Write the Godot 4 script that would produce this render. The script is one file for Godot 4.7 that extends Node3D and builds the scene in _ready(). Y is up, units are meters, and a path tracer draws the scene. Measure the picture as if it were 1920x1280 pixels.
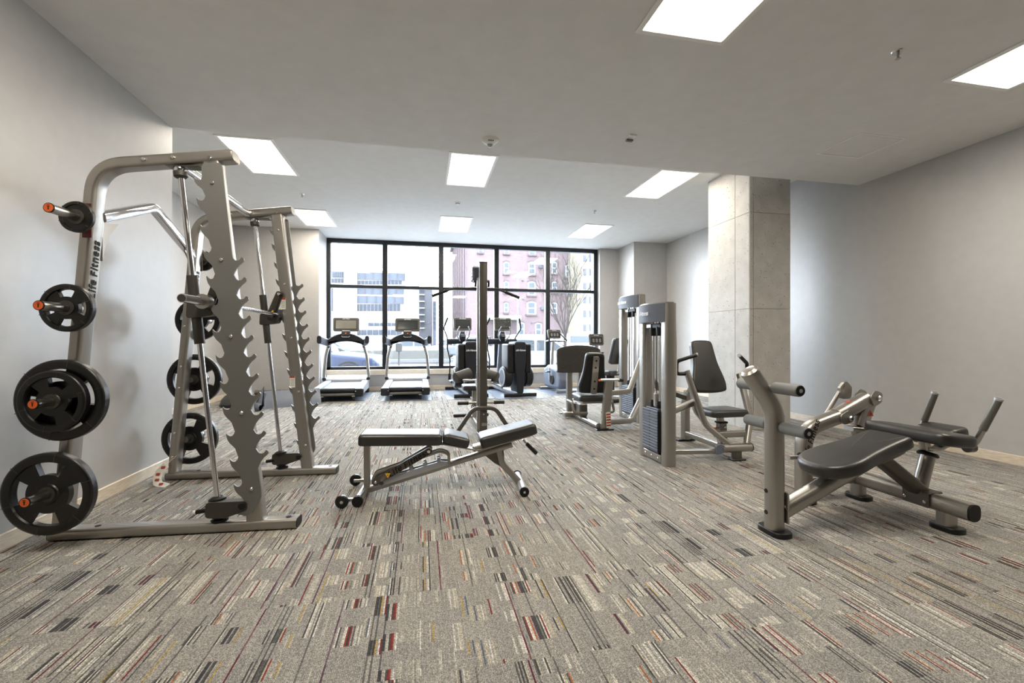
extends Node3D
# A gym hall with carpet, machines and a wide street window. x right, y up, depth d = -z.

var M := {}
var used := {}
var O := Vector3.ZERO      # measuring origin of the thing being built: (x, 0, depth)
var root: Node3D


const LAMP := 4.5
const LAMP_COLOR := Color(1.0, 0.955, 0.885)
const SKY := 29.0
const EXPOSURE := 1.18


func _ready():
	var cam := Camera3D.new()
	cam.name = "camera"
	cam.fov = 74.66
	cam.near = 0.05
	cam.far = 500.0
	add_child(cam)
	cam.position = Vector3(0, 1.17, 0)
	cam.rotation.y = -atan(170.0 / 839.0)
	cam.current = true
	var we := WorldEnvironment.new()
	we.name = "environment"
	var e := Environment.new()
	e.background_mode = Environment.BG_SKY
	var sky := Sky.new()
	var sm := ProceduralSkyMaterial.new()
	sm.sky_top_color = Color(0.86, 0.93, 1.0)
	sm.sky_horizon_color = Color(0.92, 0.96, 1.0)
	sm.ground_horizon_color = Color(0.80, 0.80, 0.80)
	sm.ground_bottom_color = Color(0.6, 0.6, 0.6)
	sky.sky_material = sm
	e.sky = sky
	e.background_energy_multiplier = SKY
	e.tonemap_mode = Environment.TONE_MAPPER_LINEAR
	e.tonemap_exposure = EXPOSURE
	e.sdfgi_enabled = true
	e.ssao_enabled = true
	e.ssil_enabled = true
	we.environment = e
	add_child(we)
	materials()
	room()
	smith_machine()
	weight_plates()
	weight_bench()
	lat_pulldown()
	chest_press()
	leg_press()
	ab_bench()
	cardio()
	street()


class Mb:
	var st := SurfaceTool.new()
	var g := 1
	func _init():
		st.begin(Mesh.PRIMITIVE_TRIANGLES)
	func flat():
		st.set_smooth_group(-1)
	func smooth():
		g += 1
		st.set_smooth_group(g)
	func tri(a, b, c):
		st.add_vertex(a)
		st.add_vertex(c)
		st.add_vertex(b)
	func quad(a, b, c, d):
		tri(a, b, c)
		tri(a, c, d)
	# chamfered box; axes from a basis
	func box(c: Vector3, s: Vector3, b := 0.0, basis := Basis()):
		flat()
		var h := s * 0.5
		b = minf(b, minf(h.x, minf(h.y, h.z)) * 0.98)
		if b <= 0.0:
			for ax in 3:
				for sg in [-1.0, 1.0]:
					var n := Vector3.ZERO
					n[ax] = sg
					var u := Vector3.ZERO
					u[(ax + 1) % 3] = 1.0
					var v: Vector3 = n.cross(u)
					var p := []
					for k in [[-1, -1], [1, -1], [1, 1], [-1, 1]]:
						p.append(c + basis * ((n + u * k[0] + v * k[1]) * h))
					quad(p[0], p[1], p[2], p[3])
			return
		var i := h - Vector3(b, b, b)
		for ax in 3:
			for sg in [-1.0, 1.0]:
				var n := Vector3.ZERO
				n[ax] = sg
				var u := Vector3.ZERO
				u[(ax + 1) % 3] = 1.0
				var v: Vector3 = n.cross(u)
				var p := []
				for k in [[-1, -1], [1, -1], [1, 1], [-1, 1]]:
					p.append(c + basis * (n * h + (u * k[0] + v * k[1]) * i))
				quad(p[0], p[1], p[2], p[3])
		for ax in 3:
			var ay := (ax + 1) % 3
			var az := (ax + 2) % 3
			for s1 in [-1.0, 1.0]:
				for s2 in [-1.0, 1.0]:
					var p := []
					for k in [[-1.0, 0], [1.0, 0], [1.0, 1], [-1.0, 1]]:
						var q := Vector3.ZERO
						q[ax] = k[0] * i[ax]
						q[ay] = s1 * (h[ay] if k[1] == 0 else i[ay])
						q[az] = s2 * (i[az] if k[1] == 0 else h[az])
						p.append(c + basis * q)
					if s1 * s2 < 0:
						quad(p[0], p[1], p[2], p[3])
					else:
						quad(p[3], p[2], p[1], p[0])
		for sx in [-1.0, 1.0]:
			for sy in [-1.0, 1.0]:
				for sz in [-1.0, 1.0]:
					var a := c + basis * Vector3(sx * h.x, sy * i.y, sz * i.z)
					var e := c + basis * Vector3(sx * i.x, sy * h.y, sz * i.z)
					var f := c + basis * Vector3(sx * i.x, sy * i.y, sz * h.z)
					if sx * sy * sz > 0:
						tri(a, e, f)
					else:
						tri(a, f, e)
	# sweep a closed profile (counter-clockwise) along points; profile y follows «up»
	func sweep(pts: Array, prof: PackedVector2Array, up: Vector3, caps := true, sharp := false):
		var n := pts.size()
		var rings := []
		for i in n:
			var t: Vector3
			if i == 0:
				t = pts[1] - pts[0]
			elif i == n - 1:
				t = pts[n - 1] - pts[n - 2]
			else:
				t = (pts[i + 1] - pts[i]).normalized() + (pts[i] - pts[i - 1]).normalized()
			t = t.normalized()
			var w := up
			if absf(w.dot(t)) > 0.98:
				w = Vector3(0.31, 0.2, 0.93) if absf(t.z) < 0.8 else Vector3(0.95, 0.3, 0.1)
			var v := (w - t * w.dot(t)).normalized()
			var u := v.cross(t)
			var ring := PackedVector3Array()
			for p in prof:
				ring.append(pts[i] + u * p.x + v * p.y)
			rings.append(ring)
		if sharp:
			flat()
		else:
			smooth()
		var m := prof.size()
		for i in n - 1:
			for k in m:
				var k2 := (k + 1) % m
				quad(rings[i][k], rings[i][k2], rings[i + 1][k2], rings[i + 1][k])
		if caps:
			flat()
			for e in [0, n - 1]:
				var c: Vector3 = pts[e]
				var mid := Vector3.ZERO
				for q in rings[e]:
					mid += q / m
				c = mid
				for k in m:
					var k2 := (k + 1) % m
					if e == 0:
						tri(c, rings[e][k2], rings[e][k])
					else:
						tri(c, rings[e][k], rings[e][k2])
	func rod(a: Vector3, b: Vector3, r: float, seg := 14, r2 := -1.0):
		var rr := r if r2 < 0 else r2
		var t := (b - a).normalized()
		var w := Vector3.UP if absf(t.y) < 0.9 else Vector3.RIGHT
		var v := (w - t * w.dot(t)).normalized()
		var u := v.cross(t)
		var p0 := []
		var p1 := []
		for k in seg:
			var an := TAU * k / seg
			var dv := u * cos(an) + v * sin(an)
			p0.append(a + dv * r)
			p1.append(b + dv * rr)
		smooth()
		for k in seg:
			var k2 := (k + 1) % seg
			quad(p0[k], p0[k2], p1[k2], p1[k])
		flat()
		for k in seg:
			var k2 := (k + 1) % seg
			tri(a, p0[k2], p0[k])
			tri(b, p1[k], p1[k2])
	# lathe about the local y axis of xf; profile of (radius, height) from the bottom outward to the top
	func lathe(prof: Array, seg: int, xf := Transform3D(), soft := false):
		if soft:
			smooth()
		for i in prof.size() - 1:
			if not soft:
				smooth()
			var a: Vector2 = prof[i]
			var b: Vector2 = prof[i + 1]
			for k in seg:
				var a0 := TAU * k / seg
				var a1 := TAU * (k + 1) / seg
				var d0 := Vector3(sin(a0), 0, cos(a0))
				var d1 := Vector3(sin(a1), 0, cos(a1))
				var p0 := xf * (d0 * a.x + Vector3(0, a.y, 0))
				var p1 := xf * (d1 * a.x + Vector3(0, a.y, 0))
				var q0 := xf * (d0 * b.x + Vector3(0, b.y, 0))
				var q1 := xf * (d1 * b.x + Vector3(0, b.y, 0))
				if a.x > 1e-6:
					tri(p0, p1, q1)
				if b.x > 1e-6:
					tri(p0, q1, q0)
	# extrude a counter-clockwise xy polygon along z from z0 to z1
	func prism(poly: PackedVector2Array, z0: float, z1: float, xf := Transform3D()):
		if Geometry2D.is_polygon_clockwise(poly):
			poly.reverse()
		var n := poly.size()
		var idx := Geometry2D.triangulate_polygon(poly)
		flat()
		for k in range(0, idx.size(), 3):
			var a := poly[idx[k]]
			var b := poly[idx[k + 1]]
			var c := poly[idx[k + 2]]
			if (b - a).cross(c - a) < 0:
				var s := b
				b = c
				c = s
			tri(xf * Vector3(a.x, a.y, z1), xf * Vector3(b.x, b.y, z1), xf * Vector3(c.x, c.y, z1))
			tri(xf * Vector3(a.x, a.y, z0), xf * Vector3(c.x, c.y, z0), xf * Vector3(b.x, b.y, z0))
		smooth()
		for k in n:
			var a := poly[k]
			var b := poly[(k + 1) % n]
			var pa := poly[(k + n - 1) % n]
			if absf((a - pa).angle_to(b - a)) > 0.6:
				smooth()
			quad(xf * Vector3(a.x, a.y, z0), xf * Vector3(b.x, b.y, z0), xf * Vector3(b.x, b.y, z1), xf * Vector3(a.x, a.y, z1))
	# upholstered slab: xy outline, thickness along z, rounded rims
	func cushion(outline: PackedVector2Array, th: float, r: float, rb: float, xf := Transform3D(), crown := 0.0):
		if Geometry2D.is_polygon_clockwise(outline):
			outline.reverse()
		var n := outline.size()
		var nor := PackedVector2Array()
		for k in n:
			var e0 := (outline[k] - outline[(k + n - 1) % n]).normalized()
			var e1 := (outline[(k + 1) % n] - outline[k]).normalized()
			var m := Vector2(e0.y, -e0.x) + Vector2(e1.y, -e1.x)
			var l := m.length()
			nor.append(m / maxf(l, 0.2) / maxf(l * 0.5, 0.5))
		var lev := []
		for k in 4:
			var a := PI / 2 * k / 3.0
			lev.append(Vector2(rb * (1.0 - sin(a)), rb * (1.0 - cos(a))))
		for k in 6:
			var a := PI / 2 * k / 5.0
			lev.append(Vector2(r * (1.0 - cos(a)), th - r + r * sin(a)))
		var rings := []
		for l in lev:
			var ring := PackedVector3Array()
			for k in n:
				var p: Vector2 = outline[k] - nor[k] * l.x
				ring.append(xf * Vector3(p.x, p.y, l.y))
			rings.append(ring)
		smooth()
		for i in rings.size() - 1:
			for k in n:
				var k2 := (k + 1) % n
				quad(rings[i][k], rings[i][k2], rings[i + 1][k2], rings[i + 1][k])
		var top := PackedVector2Array()
		var mid := Vector2.ZERO
		for k in n:
			top.append(outline[k] - nor[k] * r)
			mid += top[k] / n
		flat()
		var bot := PackedVector2Array()
		for k in n:
			bot.append(outline[k] - nor[k] * rb)
		var ib := Geometry2D.triangulate_polygon(bot)
		for k in range(0, ib.size(), 3):
			var a := bot[ib[k]]
			var b := bot[ib[k + 1]]
			var c := bot[ib[k + 2]]
			if (b - a).cross(c - a) < 0:
				var s := b
				b = c
				c = s
			tri(xf * Vector3(a.x, a.y, 0), xf * Vector3(c.x, c.y, 0), xf * Vector3(b.x, b.y, 0))
		smooth()
		var steps := [1.0, 0.8, 0.5, 0.2, 0.0]
		for i in 4:
			var s0: float = steps[i]
			var s1: float = steps[i + 1]
			var h0 := th + crown * (1.0 - s0 * s0)
			var h1 := th + crown * (1.0 - s1 * s1)
			for k in n:
				var k2 := (k + 1) % n
				var a := mid + (top[k] - mid) * s0
				var b := mid + (top[k2] - mid) * s0
				var c := mid + (top[k2] - mid) * s1
				var d := mid + (top[k] - mid) * s1
				tri(xf * Vector3(a.x, a.y, h0), xf * Vector3(b.x, b.y, h0), xf * Vector3(c.x, c.y, h1))
				if s1 > 0:
					tri(xf * Vector3(a.x, a.y, h0), xf * Vector3(c.x, c.y, h1), xf * Vector3(d.x, d.y, h1))
	func done() -> ArrayMesh:
		st.generate_normals()
		st.index()
		return st.commit()


func circle(r: float, n := 16) -> PackedVector2Array:
	var p := PackedVector2Array()
	for k in n:
		p.append(Vector2(cos(TAU * k / n), sin(TAU * k / n)) * r)
	return p


func rrect(w: float, h: float, r: float, n := 4) -> PackedVector2Array:
	var p := PackedVector2Array()
	r = minf(r, minf(w, h) * 0.499)
	for q in 4:
		var c := Vector2((w / 2 - r) * (1 if q == 0 or q == 3 else -1), (h / 2 - r) * (1 if q < 2 else -1))
		for k in n + 1:
			var a := PI / 2 * (q + float(k) / n)
			p.append(c + Vector2(cos(a), sin(a)) * r)
	return p


# round the corners of a 3D polyline
func bend(pts: Array, r: float, n := 6) -> Array:
	var out := [pts[0]]
	for i in range(1, pts.size() - 1):
		var p: Vector3 = pts[i]
		var a: Vector3 = pts[i - 1] - p
		var b: Vector3 = pts[i + 1] - p
		var half := a.angle_to(b) / 2.0
		var l := minf(r / tan(half), minf(a.length(), b.length()) * 0.48)
		var s := p + a.normalized() * l
		var e := p + b.normalized() * l
		for k in n + 1:
			var t := float(k) / n
			out.append(s.lerp(p, t).lerp(p.lerp(e, t), t))
	out.append(pts[-1])
	return out


# round the corners of a closed 2D outline, and split long sides
func bend2(pts: Array, r: float, n := 5) -> PackedVector2Array:
	var out := PackedVector2Array()
	var m := pts.size()
	for i in m:
		var p: Vector2 = pts[i]
		var a: Vector2 = pts[(i + m - 1) % m] - p
		var b: Vector2 = pts[(i + 1) % m] - p
		var half := absf(a.angle_to(b)) / 2.0
		var l := minf(r / tan(half), minf(a.length(), b.length()) * 0.48)
		var s := p + a.normalized() * l
		var e := p + b.normalized() * l
		for k in n + 1:
			var t := float(k) / n
			out.append(s.lerp(p, t).lerp(p.lerp(e, t), t))
	return out


func curve2(pts: Array, per := 5) -> PackedVector2Array:      # closed smooth outline through points
	var out := PackedVector2Array()
	var m := pts.size()
	for i in m:
		for k in per:
			out.append((pts[i] as Vector2).cubic_interpolate(pts[(i + 1) % m], pts[(i + m - 1) % m], pts[(i + 2) % m], float(k) / per))
	return out


func V(x: float, y: float, d: float) -> Vector3:
	return Vector3(x - O.x, y, -(d - O.z))


func dir(x: float, y: float, d: float) -> Vector3:
	return Vector3(x, y, -d)


func numbered(called: String) -> String:
	used[called] = used.get(called, -1) + 1
	return called if used[called] == 0 else "%s_%03d" % [called, used[called]]


func meta(o: Node, label: String, category := "", group := "", kind := ""):
	if label:
		o.set_meta("label", label)
	if category:
		o.set_meta("category", category)
	if group:
		o.set_meta("group", group)
	if kind:
		o.set_meta("kind", kind)


# a Node3D at the base of a thing; x and d are where it stands, turn in degrees
func thing(called: String, label: String, category: String, x: float, d: float, turn := 0.0, group := "", y := 0.0) -> Node3D:
	var o := Node3D.new()
	o.name = numbered(called)
	add_child(o)
	o.position = Vector3(x, y, -d)
	o.rotation.y = deg_to_rad(turn)
	meta(o, label, category, group)
	O = Vector3.ZERO
	root = o
	return o


func part(called: String, b: Mb, m: Material, parent: Node3D = null, label := "") -> MeshInstance3D:
	return inst(called, b.done(), m, parent, label)


func inst(called: String, mesh: Mesh, m: Material, parent: Node3D = null, label := "") -> MeshInstance3D:
	var o := MeshInstance3D.new()
	o.name = called
	o.mesh = mesh
	o.material_override = m
	(parent if parent else root).add_child(o, true)
	if label:
		o.set_meta("label", label)
	return o


# a thing that is a single mesh
func single(called: String, b: Mb, m: Material, label: String, category: String, at := Vector3.ZERO, turn := 0.0, group := "") -> MeshInstance3D:
	var o := inst(numbered(called), b.done(), m, self)
	o.position = at
	o.rotation.y = deg_to_rad(turn)
	meta(o, label, category, group)
	root = o
	return o


func struct(called: String, b: Mb, m: Material, label := "") -> MeshInstance3D:
	var o := inst(numbered(called), b.done(), m, self)
	meta(o, label, "", "", "structure")
	root = o
	return o


func mk(name_: String, c: Color, rough: float, metal := 0.0, spec := 0.5) -> StandardMaterial3D:
	var m := StandardMaterial3D.new()
	m.resource_name = name_
	m.albedo_color = c
	m.roughness = rough
	m.metallic = metal
	m.metallic_specular = spec
	M[name_] = m
	return m


func noise_tex(freq: float, size := 512, kind := FastNoiseLite.TYPE_SIMPLEX_SMOOTH, lo := Color(0.9, 0.9, 0.9), hi := Color.WHITE, oct := 4, sd := 1) -> NoiseTexture2D:
	var f := FastNoiseLite.new()
	f.seed = sd
	f.noise_type = kind
	f.frequency = freq
	f.fractal_octaves = oct
	var t := NoiseTexture2D.new()
	t.width = size
	t.height = size
	t.seamless = true
	t.noise = f
	var gr := Gradient.new()
	gr.set_color(0, lo)
	gr.set_color(1, hi)
	t.color_ramp = gr
	return t


func letters(text: String, height: float, deep: float, serif := false, slant := 0.0) -> TextMesh:
	var t := TextMesh.new()
	var f := SystemFont.new()
	f.font_names = PackedStringArray(["Droid Serif" if serif else "Droid Sans"])
	f.font_italic = slant > 0.0
	f.font_weight = 700
	t.font = f
	t.text = text
	t.font_size = 32
	t.pixel_size = height / 32.0
	t.depth = deep
	t.curve_step = 2.0
	return t


# raised lettering: centre, direction of reading, direction up the letters
func wordmark(text: String, h: float, at: Vector3, along: Vector3, up: Vector3, m: Material, parent: Node3D = null, called := "lettering", stretch := 1.0):
	var o := inst(called, letters(text, h, 0.002), m, parent)
	var x := along.normalized()
	var z := x.cross(up).normalized()
	o.transform = Transform3D(Basis(x * stretch, z.cross(x) + x * 0.18, z), at)
	return o


func materials():
	var wall := mk("wall_paint", Color(0.705, 0.698, 0.688), 0.36, 0.0, 0.5)
	wall.albedo_texture = noise_tex(0.02, 512, FastNoiseLite.TYPE_SIMPLEX_SMOOTH, Color(0.972, 0.972, 0.972), Color.WHITE, 5, 3)
	wall.uv1_triplanar = true
	wall.uv1_world_triplanar = true
	wall.uv1_scale = Vector3(0.6, 0.6, 0.6)
	var ceil := mk("ceiling_paint", Color(0.885, 0.88, 0.87), 0.75, 0.0, 0.35)
	ceil.albedo_texture = wall.albedo_texture
	ceil.uv1_triplanar = true
	ceil.uv1_world_triplanar = true
	ceil.uv1_scale = Vector3(0.4, 0.4, 0.4)
	var maple := mk("maple_trim", Color(0.91, 0.86, 0.79), 0.45)
	maple.albedo_texture = noise_tex(0.03, 512, FastNoiseLite.TYPE_SIMPLEX, Color(0.86, 0.84, 0.80), Color.WHITE, 4, 7)
	maple.uv1_triplanar = true
	maple.uv1_world_triplanar = true
	maple.uv1_scale = Vector3(0.5, 6.0, 0.5)
	# cast concrete: cloudy tone and scattered bug holes
	var conc := mk("concrete", Color(0.775, 0.765, 0.75), 0.75, 0.0, 0.4)
	conc.albedo_texture = concrete_image()
	conc.uv1_triplanar = true
	conc.uv1_world_triplanar = true
	conc.uv1_scale = Vector3(0.62, 0.62, 0.62)
	carpet_material()
	var fr := mk("frame_paint", Color(0.63, 0.615, 0.59), 0.33, 0.82)
	fr.clearcoat_enabled = true
	fr.clearcoat = 0.25
	fr.clearcoat_roughness = 0.25
	mk("dark_frame", Color(0.39, 0.375, 0.35), 0.36, 0.7)
	mk("chrome", Color(0.86, 0.86, 0.87), 0.13, 1.0)
	mk("satin_steel", Color(0.70, 0.69, 0.67), 0.28, 1.0)
	mk("rack_plate", Color(0.50, 0.50, 0.49), 0.42, 0.6)
	mk("black_rubber", Color(0.05, 0.049, 0.05), 0.36, 0.0, 0.5)
	mk("black_plastic", Color(0.085, 0.085, 0.09), 0.48, 0.0, 0.4)
	mk("bronze_plastic", Color(0.23, 0.22, 0.20), 0.45)
	var vinyl := mk("black_vinyl", Color(0.155, 0.153, 0.15), 0.38, 0.0, 0.6)
	vinyl.heightmap_enabled = false
	mk("vinyl_side", Color(0.10, 0.10, 0.10), 0.42)
	mk("grey_foam", Color(0.46, 0.47, 0.475), 0.7)
	mk("dark_foam", Color(0.25, 0.245, 0.235), 0.6)
	mk("foot_rubber", Color(0.27, 0.26, 0.25), 0.5)
	mk("navy_plastic", Color(0.115, 0.123, 0.148), 0.48, 0.0, 0.4)
	mk("silver_plastic", Color(0.680, 0.690, 0.710), 0.35, 0.25)
	mk("blue_grey_panel", Color(0.39, 0.415, 0.46), 0.55, 0.0, 0.35)
	mk("stack_steel", Color(0.36, 0.385, 0.43), 0.45, 0.35)
	mk("stack_end", Color(0.06, 0.06, 0.065), 0.6)
	mk("console_grey", Color(0.32, 0.315, 0.295), 0.45)
	mk("pewter", Color(0.43, 0.425, 0.40), 0.4, 0.35)
	mk("orange_label", Color(0.93, 0.42, 0.16), 0.5)
	mk("yellow_label", Color(0.95, 0.76, 0.18), 0.5)
	mk("white_label", Color(0.92, 0.91, 0.88), 0.6)
	mk("red_label", Color(0.66, 0.27, 0.20), 0.6)
	mk("maroon", Color(0.33, 0.11, 0.11), 0.5)
	mk("ink", Color(0.05, 0.05, 0.055), 0.6)
	mk("white_ink", Color(0.93, 0.94, 0.95), 0.5)
	mk("screen_glass", Color(0.20, 0.215, 0.22), 0.1, 0.0, 0.6)
	mk("mirror_screen", Color(0.74, 0.72, 0.68), 0.16, 0.85)
	mk("belt", Color(0.280, 0.285, 0.300), 0.42)
	mk("mat_rubber", Color(0.42, 0.45, 0.50), 0.3)
	mk("white_plastic", Color(0.93, 0.93, 0.92), 0.5)
	mk("light_trim", Color(0.92, 0.915, 0.90), 0.5)
	mk("window_frame", Color(0.10, 0.115, 0.135), 0.45, 0.3)
	var glass := mk("window_glass", Color(1, 1, 1, 0.03), 0.0)
	glass.transparency = BaseMaterial3D.TRANSPARENCY_ALPHA
	var glow := mk("lamp_diffuser", Color(0.95, 0.95, 0.93), 0.6)
	glow.emission_enabled = true
	glow.emission = Color(1.0, 0.985, 0.95)
	glow.emission_energy_multiplier = 2.0
	# outside
	mk("office_white", Color(0.530, 0.525, 0.515), 0.8, 0.0, 0.15)
	mk("office_glass", Color(0.140, 0.152, 0.178), 0.5, 0.0, 0.2)
	mk("office_pale", Color(0.205, 0.218, 0.245), 0.5, 0.0, 0.2)
	mk("tower_grey", Color(0.250, 0.250, 0.265), 0.8, 0.0, 0.15)
	var brick := mk("brick", Color(0.335, 0.295, 0.303), 0.9, 0.0, 0.1)
	brick.albedo_texture = brick_image()
	brick.uv1_triplanar = true
	brick.uv1_world_triplanar = true
	brick.uv1_scale = Vector3(0.25, 0.25, 0.25)
	mk("brick_trim", Color(0.250, 0.215, 0.222), 0.9, 0.0, 0.1)
	mk("far_window_frame", Color(0.460, 0.460, 0.460), 0.6, 0.0, 0.15)
	mk("far_glass", Color(0.200, 0.228, 0.250), 0.4, 0.0, 0.2)
	mk("cream_wall", Color(0.380, 0.357, 0.310), 0.9, 0.0, 0.1)
	mk("asphalt", Color(0.440, 0.440, 0.445), 0.9, 0.0, 0.15)
	mk("pavement", Color(0.560, 0.555, 0.540), 0.9, 0.0, 0.15)
	mk("grey_concrete", Color(0.220, 0.216, 0.206), 0.9, 0.0, 0.15)
	mk("car_white", Color(0.460, 0.465, 0.470), 0.2, 0.0, 0.5)
	mk("car_blue", Color(0.150, 0.180, 0.265), 0.3, 0.0, 0.3)
	mk("car_grey", Color(0.250, 0.260, 0.275), 0.25, 0.0, 0.4)
	mk("car_red", Color(0.330, 0.120, 0.130), 0.25, 0.0, 0.4)
	mk("car_glass", Color(0.190, 0.210, 0.225), 0.3, 0.0, 0.25)
	mk("tyre", Color(0.120, 0.120, 0.125), 0.8, 0.0, 0.15)
	mk("bark", Color(0.130, 0.120, 0.110), 0.9, 0.0, 0.1)
	mk("pole_metal", Color(0.270, 0.270, 0.270), 0.7, 0.0, 0.2)


func concrete_image() -> ImageTexture:
	var n := 1024
	var f := FastNoiseLite.new()
	f.seed = 11
	f.frequency = 0.006
	f.fractal_octaves = 5
	var im := f.get_seamless_image(n, n)
	im.convert(Image.FORMAT_RGB8)
	var data := im.get_data()
	for i in range(0, data.size(), 3):
		var v := 230 + int(data[i] * 0.09)
		data[i] = v
		data[i + 1] = v
		data[i + 2] = v - 2
	im = Image.create_from_data(n, n, false, Image.FORMAT_RGB8, data)
	var rng := RandomNumberGenerator.new()
	rng.seed = 5
	for k in 650:
		var x := rng.randi_range(4, n - 12)
		var y := rng.randi_range(4, n - 12)
		var s := 2 if rng.randf() < 0.6 else rng.randi_range(3, 5)
		var c := Color(0.26, 0.25, 0.235).lerp(Color(0.6, 0.58, 0.55), rng.randf())
		im.fill_rect(Rect2i(x, y, s, s + rng.randi_range(0, 1)), c)
		if s > 3:
			im.fill_rect(Rect2i(x - 1, y + 1, s + 2, s - 2), c)
	for k in 7:
		im.fill_rect(Rect2i(rng.randi_range(20, n - 40), rng.randi_range(20, n - 90), 2, rng.randi_range(20, 60)), Color(0.6, 0.59, 0.56))
	return ImageTexture.create_from_image(im)


func brick_image() -> ImageTexture:
	# far brickwork, too small to tell apart: tone per course and block
	var n := 256
	var im := Image.create(n, n, false, Image.FORMAT_RGB8)
	var rng := RandomNumberGenerator.new()
	rng.seed = 9
	im.fill(Color(0.93, 0.90, 0.89))
	for r in 32:
		for c in 16:
			var t := 0.86 + 0.14 * rng.randf()
			im.fill_rect(Rect2i(c * 16 + (8 if r % 2 else 0), r * 8, 15, 7), Color(t, t * 0.97, t * 0.97))
	return ImageTexture.create_from_image(im)


# loop-pile carpet: every yarn keeps its colour down the length; in some bands it shows on top, in others the grey yarn covers it
func carpet_material():
	var n := 2048
	var span := 3.2                     # metres covered by the picture
	var im := Image.create(n, n, false, Image.FORMAT_RGB8)
	var rng := RandomNumberGenerator.new()
	rng.seed = 77
	var base := [Color(0.715, 0.70, 0.67), Color(0.685, 0.67, 0.645), Color(0.74, 0.725, 0.69), Color(0.66, 0.65, 0.63)]
	var pale := [Color(0.88, 0.86, 0.81), Color(0.82, 0.80, 0.755), Color(0.93, 0.915, 0.88), Color(0.82, 0.785, 0.70)]
	var dark := [Color(0.33, 0.325, 0.325), Color(0.41, 0.40, 0.385), Color(0.28, 0.28, 0.295)]
	var accent := [Color(0.56, 0.21, 0.20), Color(0.60, 0.27, 0.22), Color(0.44, 0.19, 0.26), Color(0.75, 0.46, 0.29), Color(0.78, 0.66, 0.38), Color(0.42, 0.46, 0.52), Color(0.40, 0.28, 0.36), Color(0.53, 0.57, 0.53), Color(0.52, 0.20, 0.20)]
	var w := 4                           # one yarn in pixels, about 6 mm
	var cols := n / w
	var tile := n / 6                    # carpet tiles of about half a metre
	for tr in 6:
		for tc in 6:
			var c0 := tc * cols / 6
			var c1 := (tc + 1) * cols / 6
			var y0 := tr * n / 6
			var y1 := (tr + 1) * n / 6
			var c := c0
			while c < c1:
				var wide := mini(rng.randi_range(6, 15), c1 - c)
				var mood := rng.randf()
				var yarn := []
				for k in wide:
					var r := rng.randf()
					var col: Color = base[rng.randi() % 4]
					if mood < 0.5:
						col = pale[rng.randi() % 4] if r < 0.5 else (dark[rng.randi() % 3] if r < 0.6 else col)
					elif mood < 0.75:
						col = dark[rng.randi() % 3] if r < 0.34 else (pale[rng.randi() % 4] if r < 0.5 else col)
					else:
						col = pale[1] if r < 0.2 else col
					if rng.randf() < 0.085:
						col = accent[rng.randi() % 9]
					yarn.append(col)
				var y := y0
				var show := rng.randf() < 0.5
				while y < y1:
					var long := mini(rng.randi_range(44, 120), y1 - y)
					var ground: Color = base[rng.randi() % 4]
					for k in wide:
						var col: Color = ground.lerp(base[rng.randi() % 4], 0.5)
						if show:
							col = yarn[k]
						elif yarn[k].v < 0.5 and k % 3 == 0:
							col = yarn[k].lerp(ground, 0.35)
						im.fill_rect(Rect2i((c + k) * w, y, w, long), col)
					y += long
					show = not show if rng.randf() < 0.85 else show
				c += wide
	# loops: grain of single tufts and a dark gap between yarns
	var data := im.get_data()
	var grain := PackedByteArray()
	grain.resize(65536)
	for k in 65536:
		grain[k] = rng.randi_range(150, 255)
	var i := 0
	for yy in n:
		for xx in n:
			var v := grain[((yy >> 1) * 613 + (xx >> 1) * 17 + ((yy >> 1) * (xx >> 1) & 1023)) & 65535]
			if xx & 3 == 0:
				v = v * 205 >> 8
			data[i] = data[i] * v >> 8
			data[i + 1] = data[i + 1] * v >> 8
			data[i + 2] = data[i + 2] * v >> 8
			i += 3
	im = Image.create_from_data(n, n, false, Image.FORMAT_RGB8, data)
	var m := mk("carpet", Color(1, 1, 1), 0.9, 0.0, 0.3)
	m.albedo_texture = ImageTexture.create_from_image(im)
	m.uv1_scale = Vector3(1.0 / span, 1.0 / span, 1)


const XL := -2.305      # near left wall
const XF := -3.925      # alcove left wall
const XR := 5.52        # near right wall
const XRF := 5.925      # far right wall
const YL := 3.182       # low ceiling
const YH := 3.587       # high ceiling
const DS := 4.766       # end of the low ceiling
const DB := -9.0        # wall behind the camera
const DW := 11.13       # window plane


func slab(x0: float, x1: float, y0: float, y1: float, d0: float, d1: float, bev := 0.0) -> Mb:
	var b := Mb.new()
	b.box(Vector3((x0 + x1) / 2, (y0 + y1) / 2, -(d0 + d1) / 2), Vector3(absf(x1 - x0), absf(y1 - y0), absf(d1 - d0)), bev)
	return b


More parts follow.
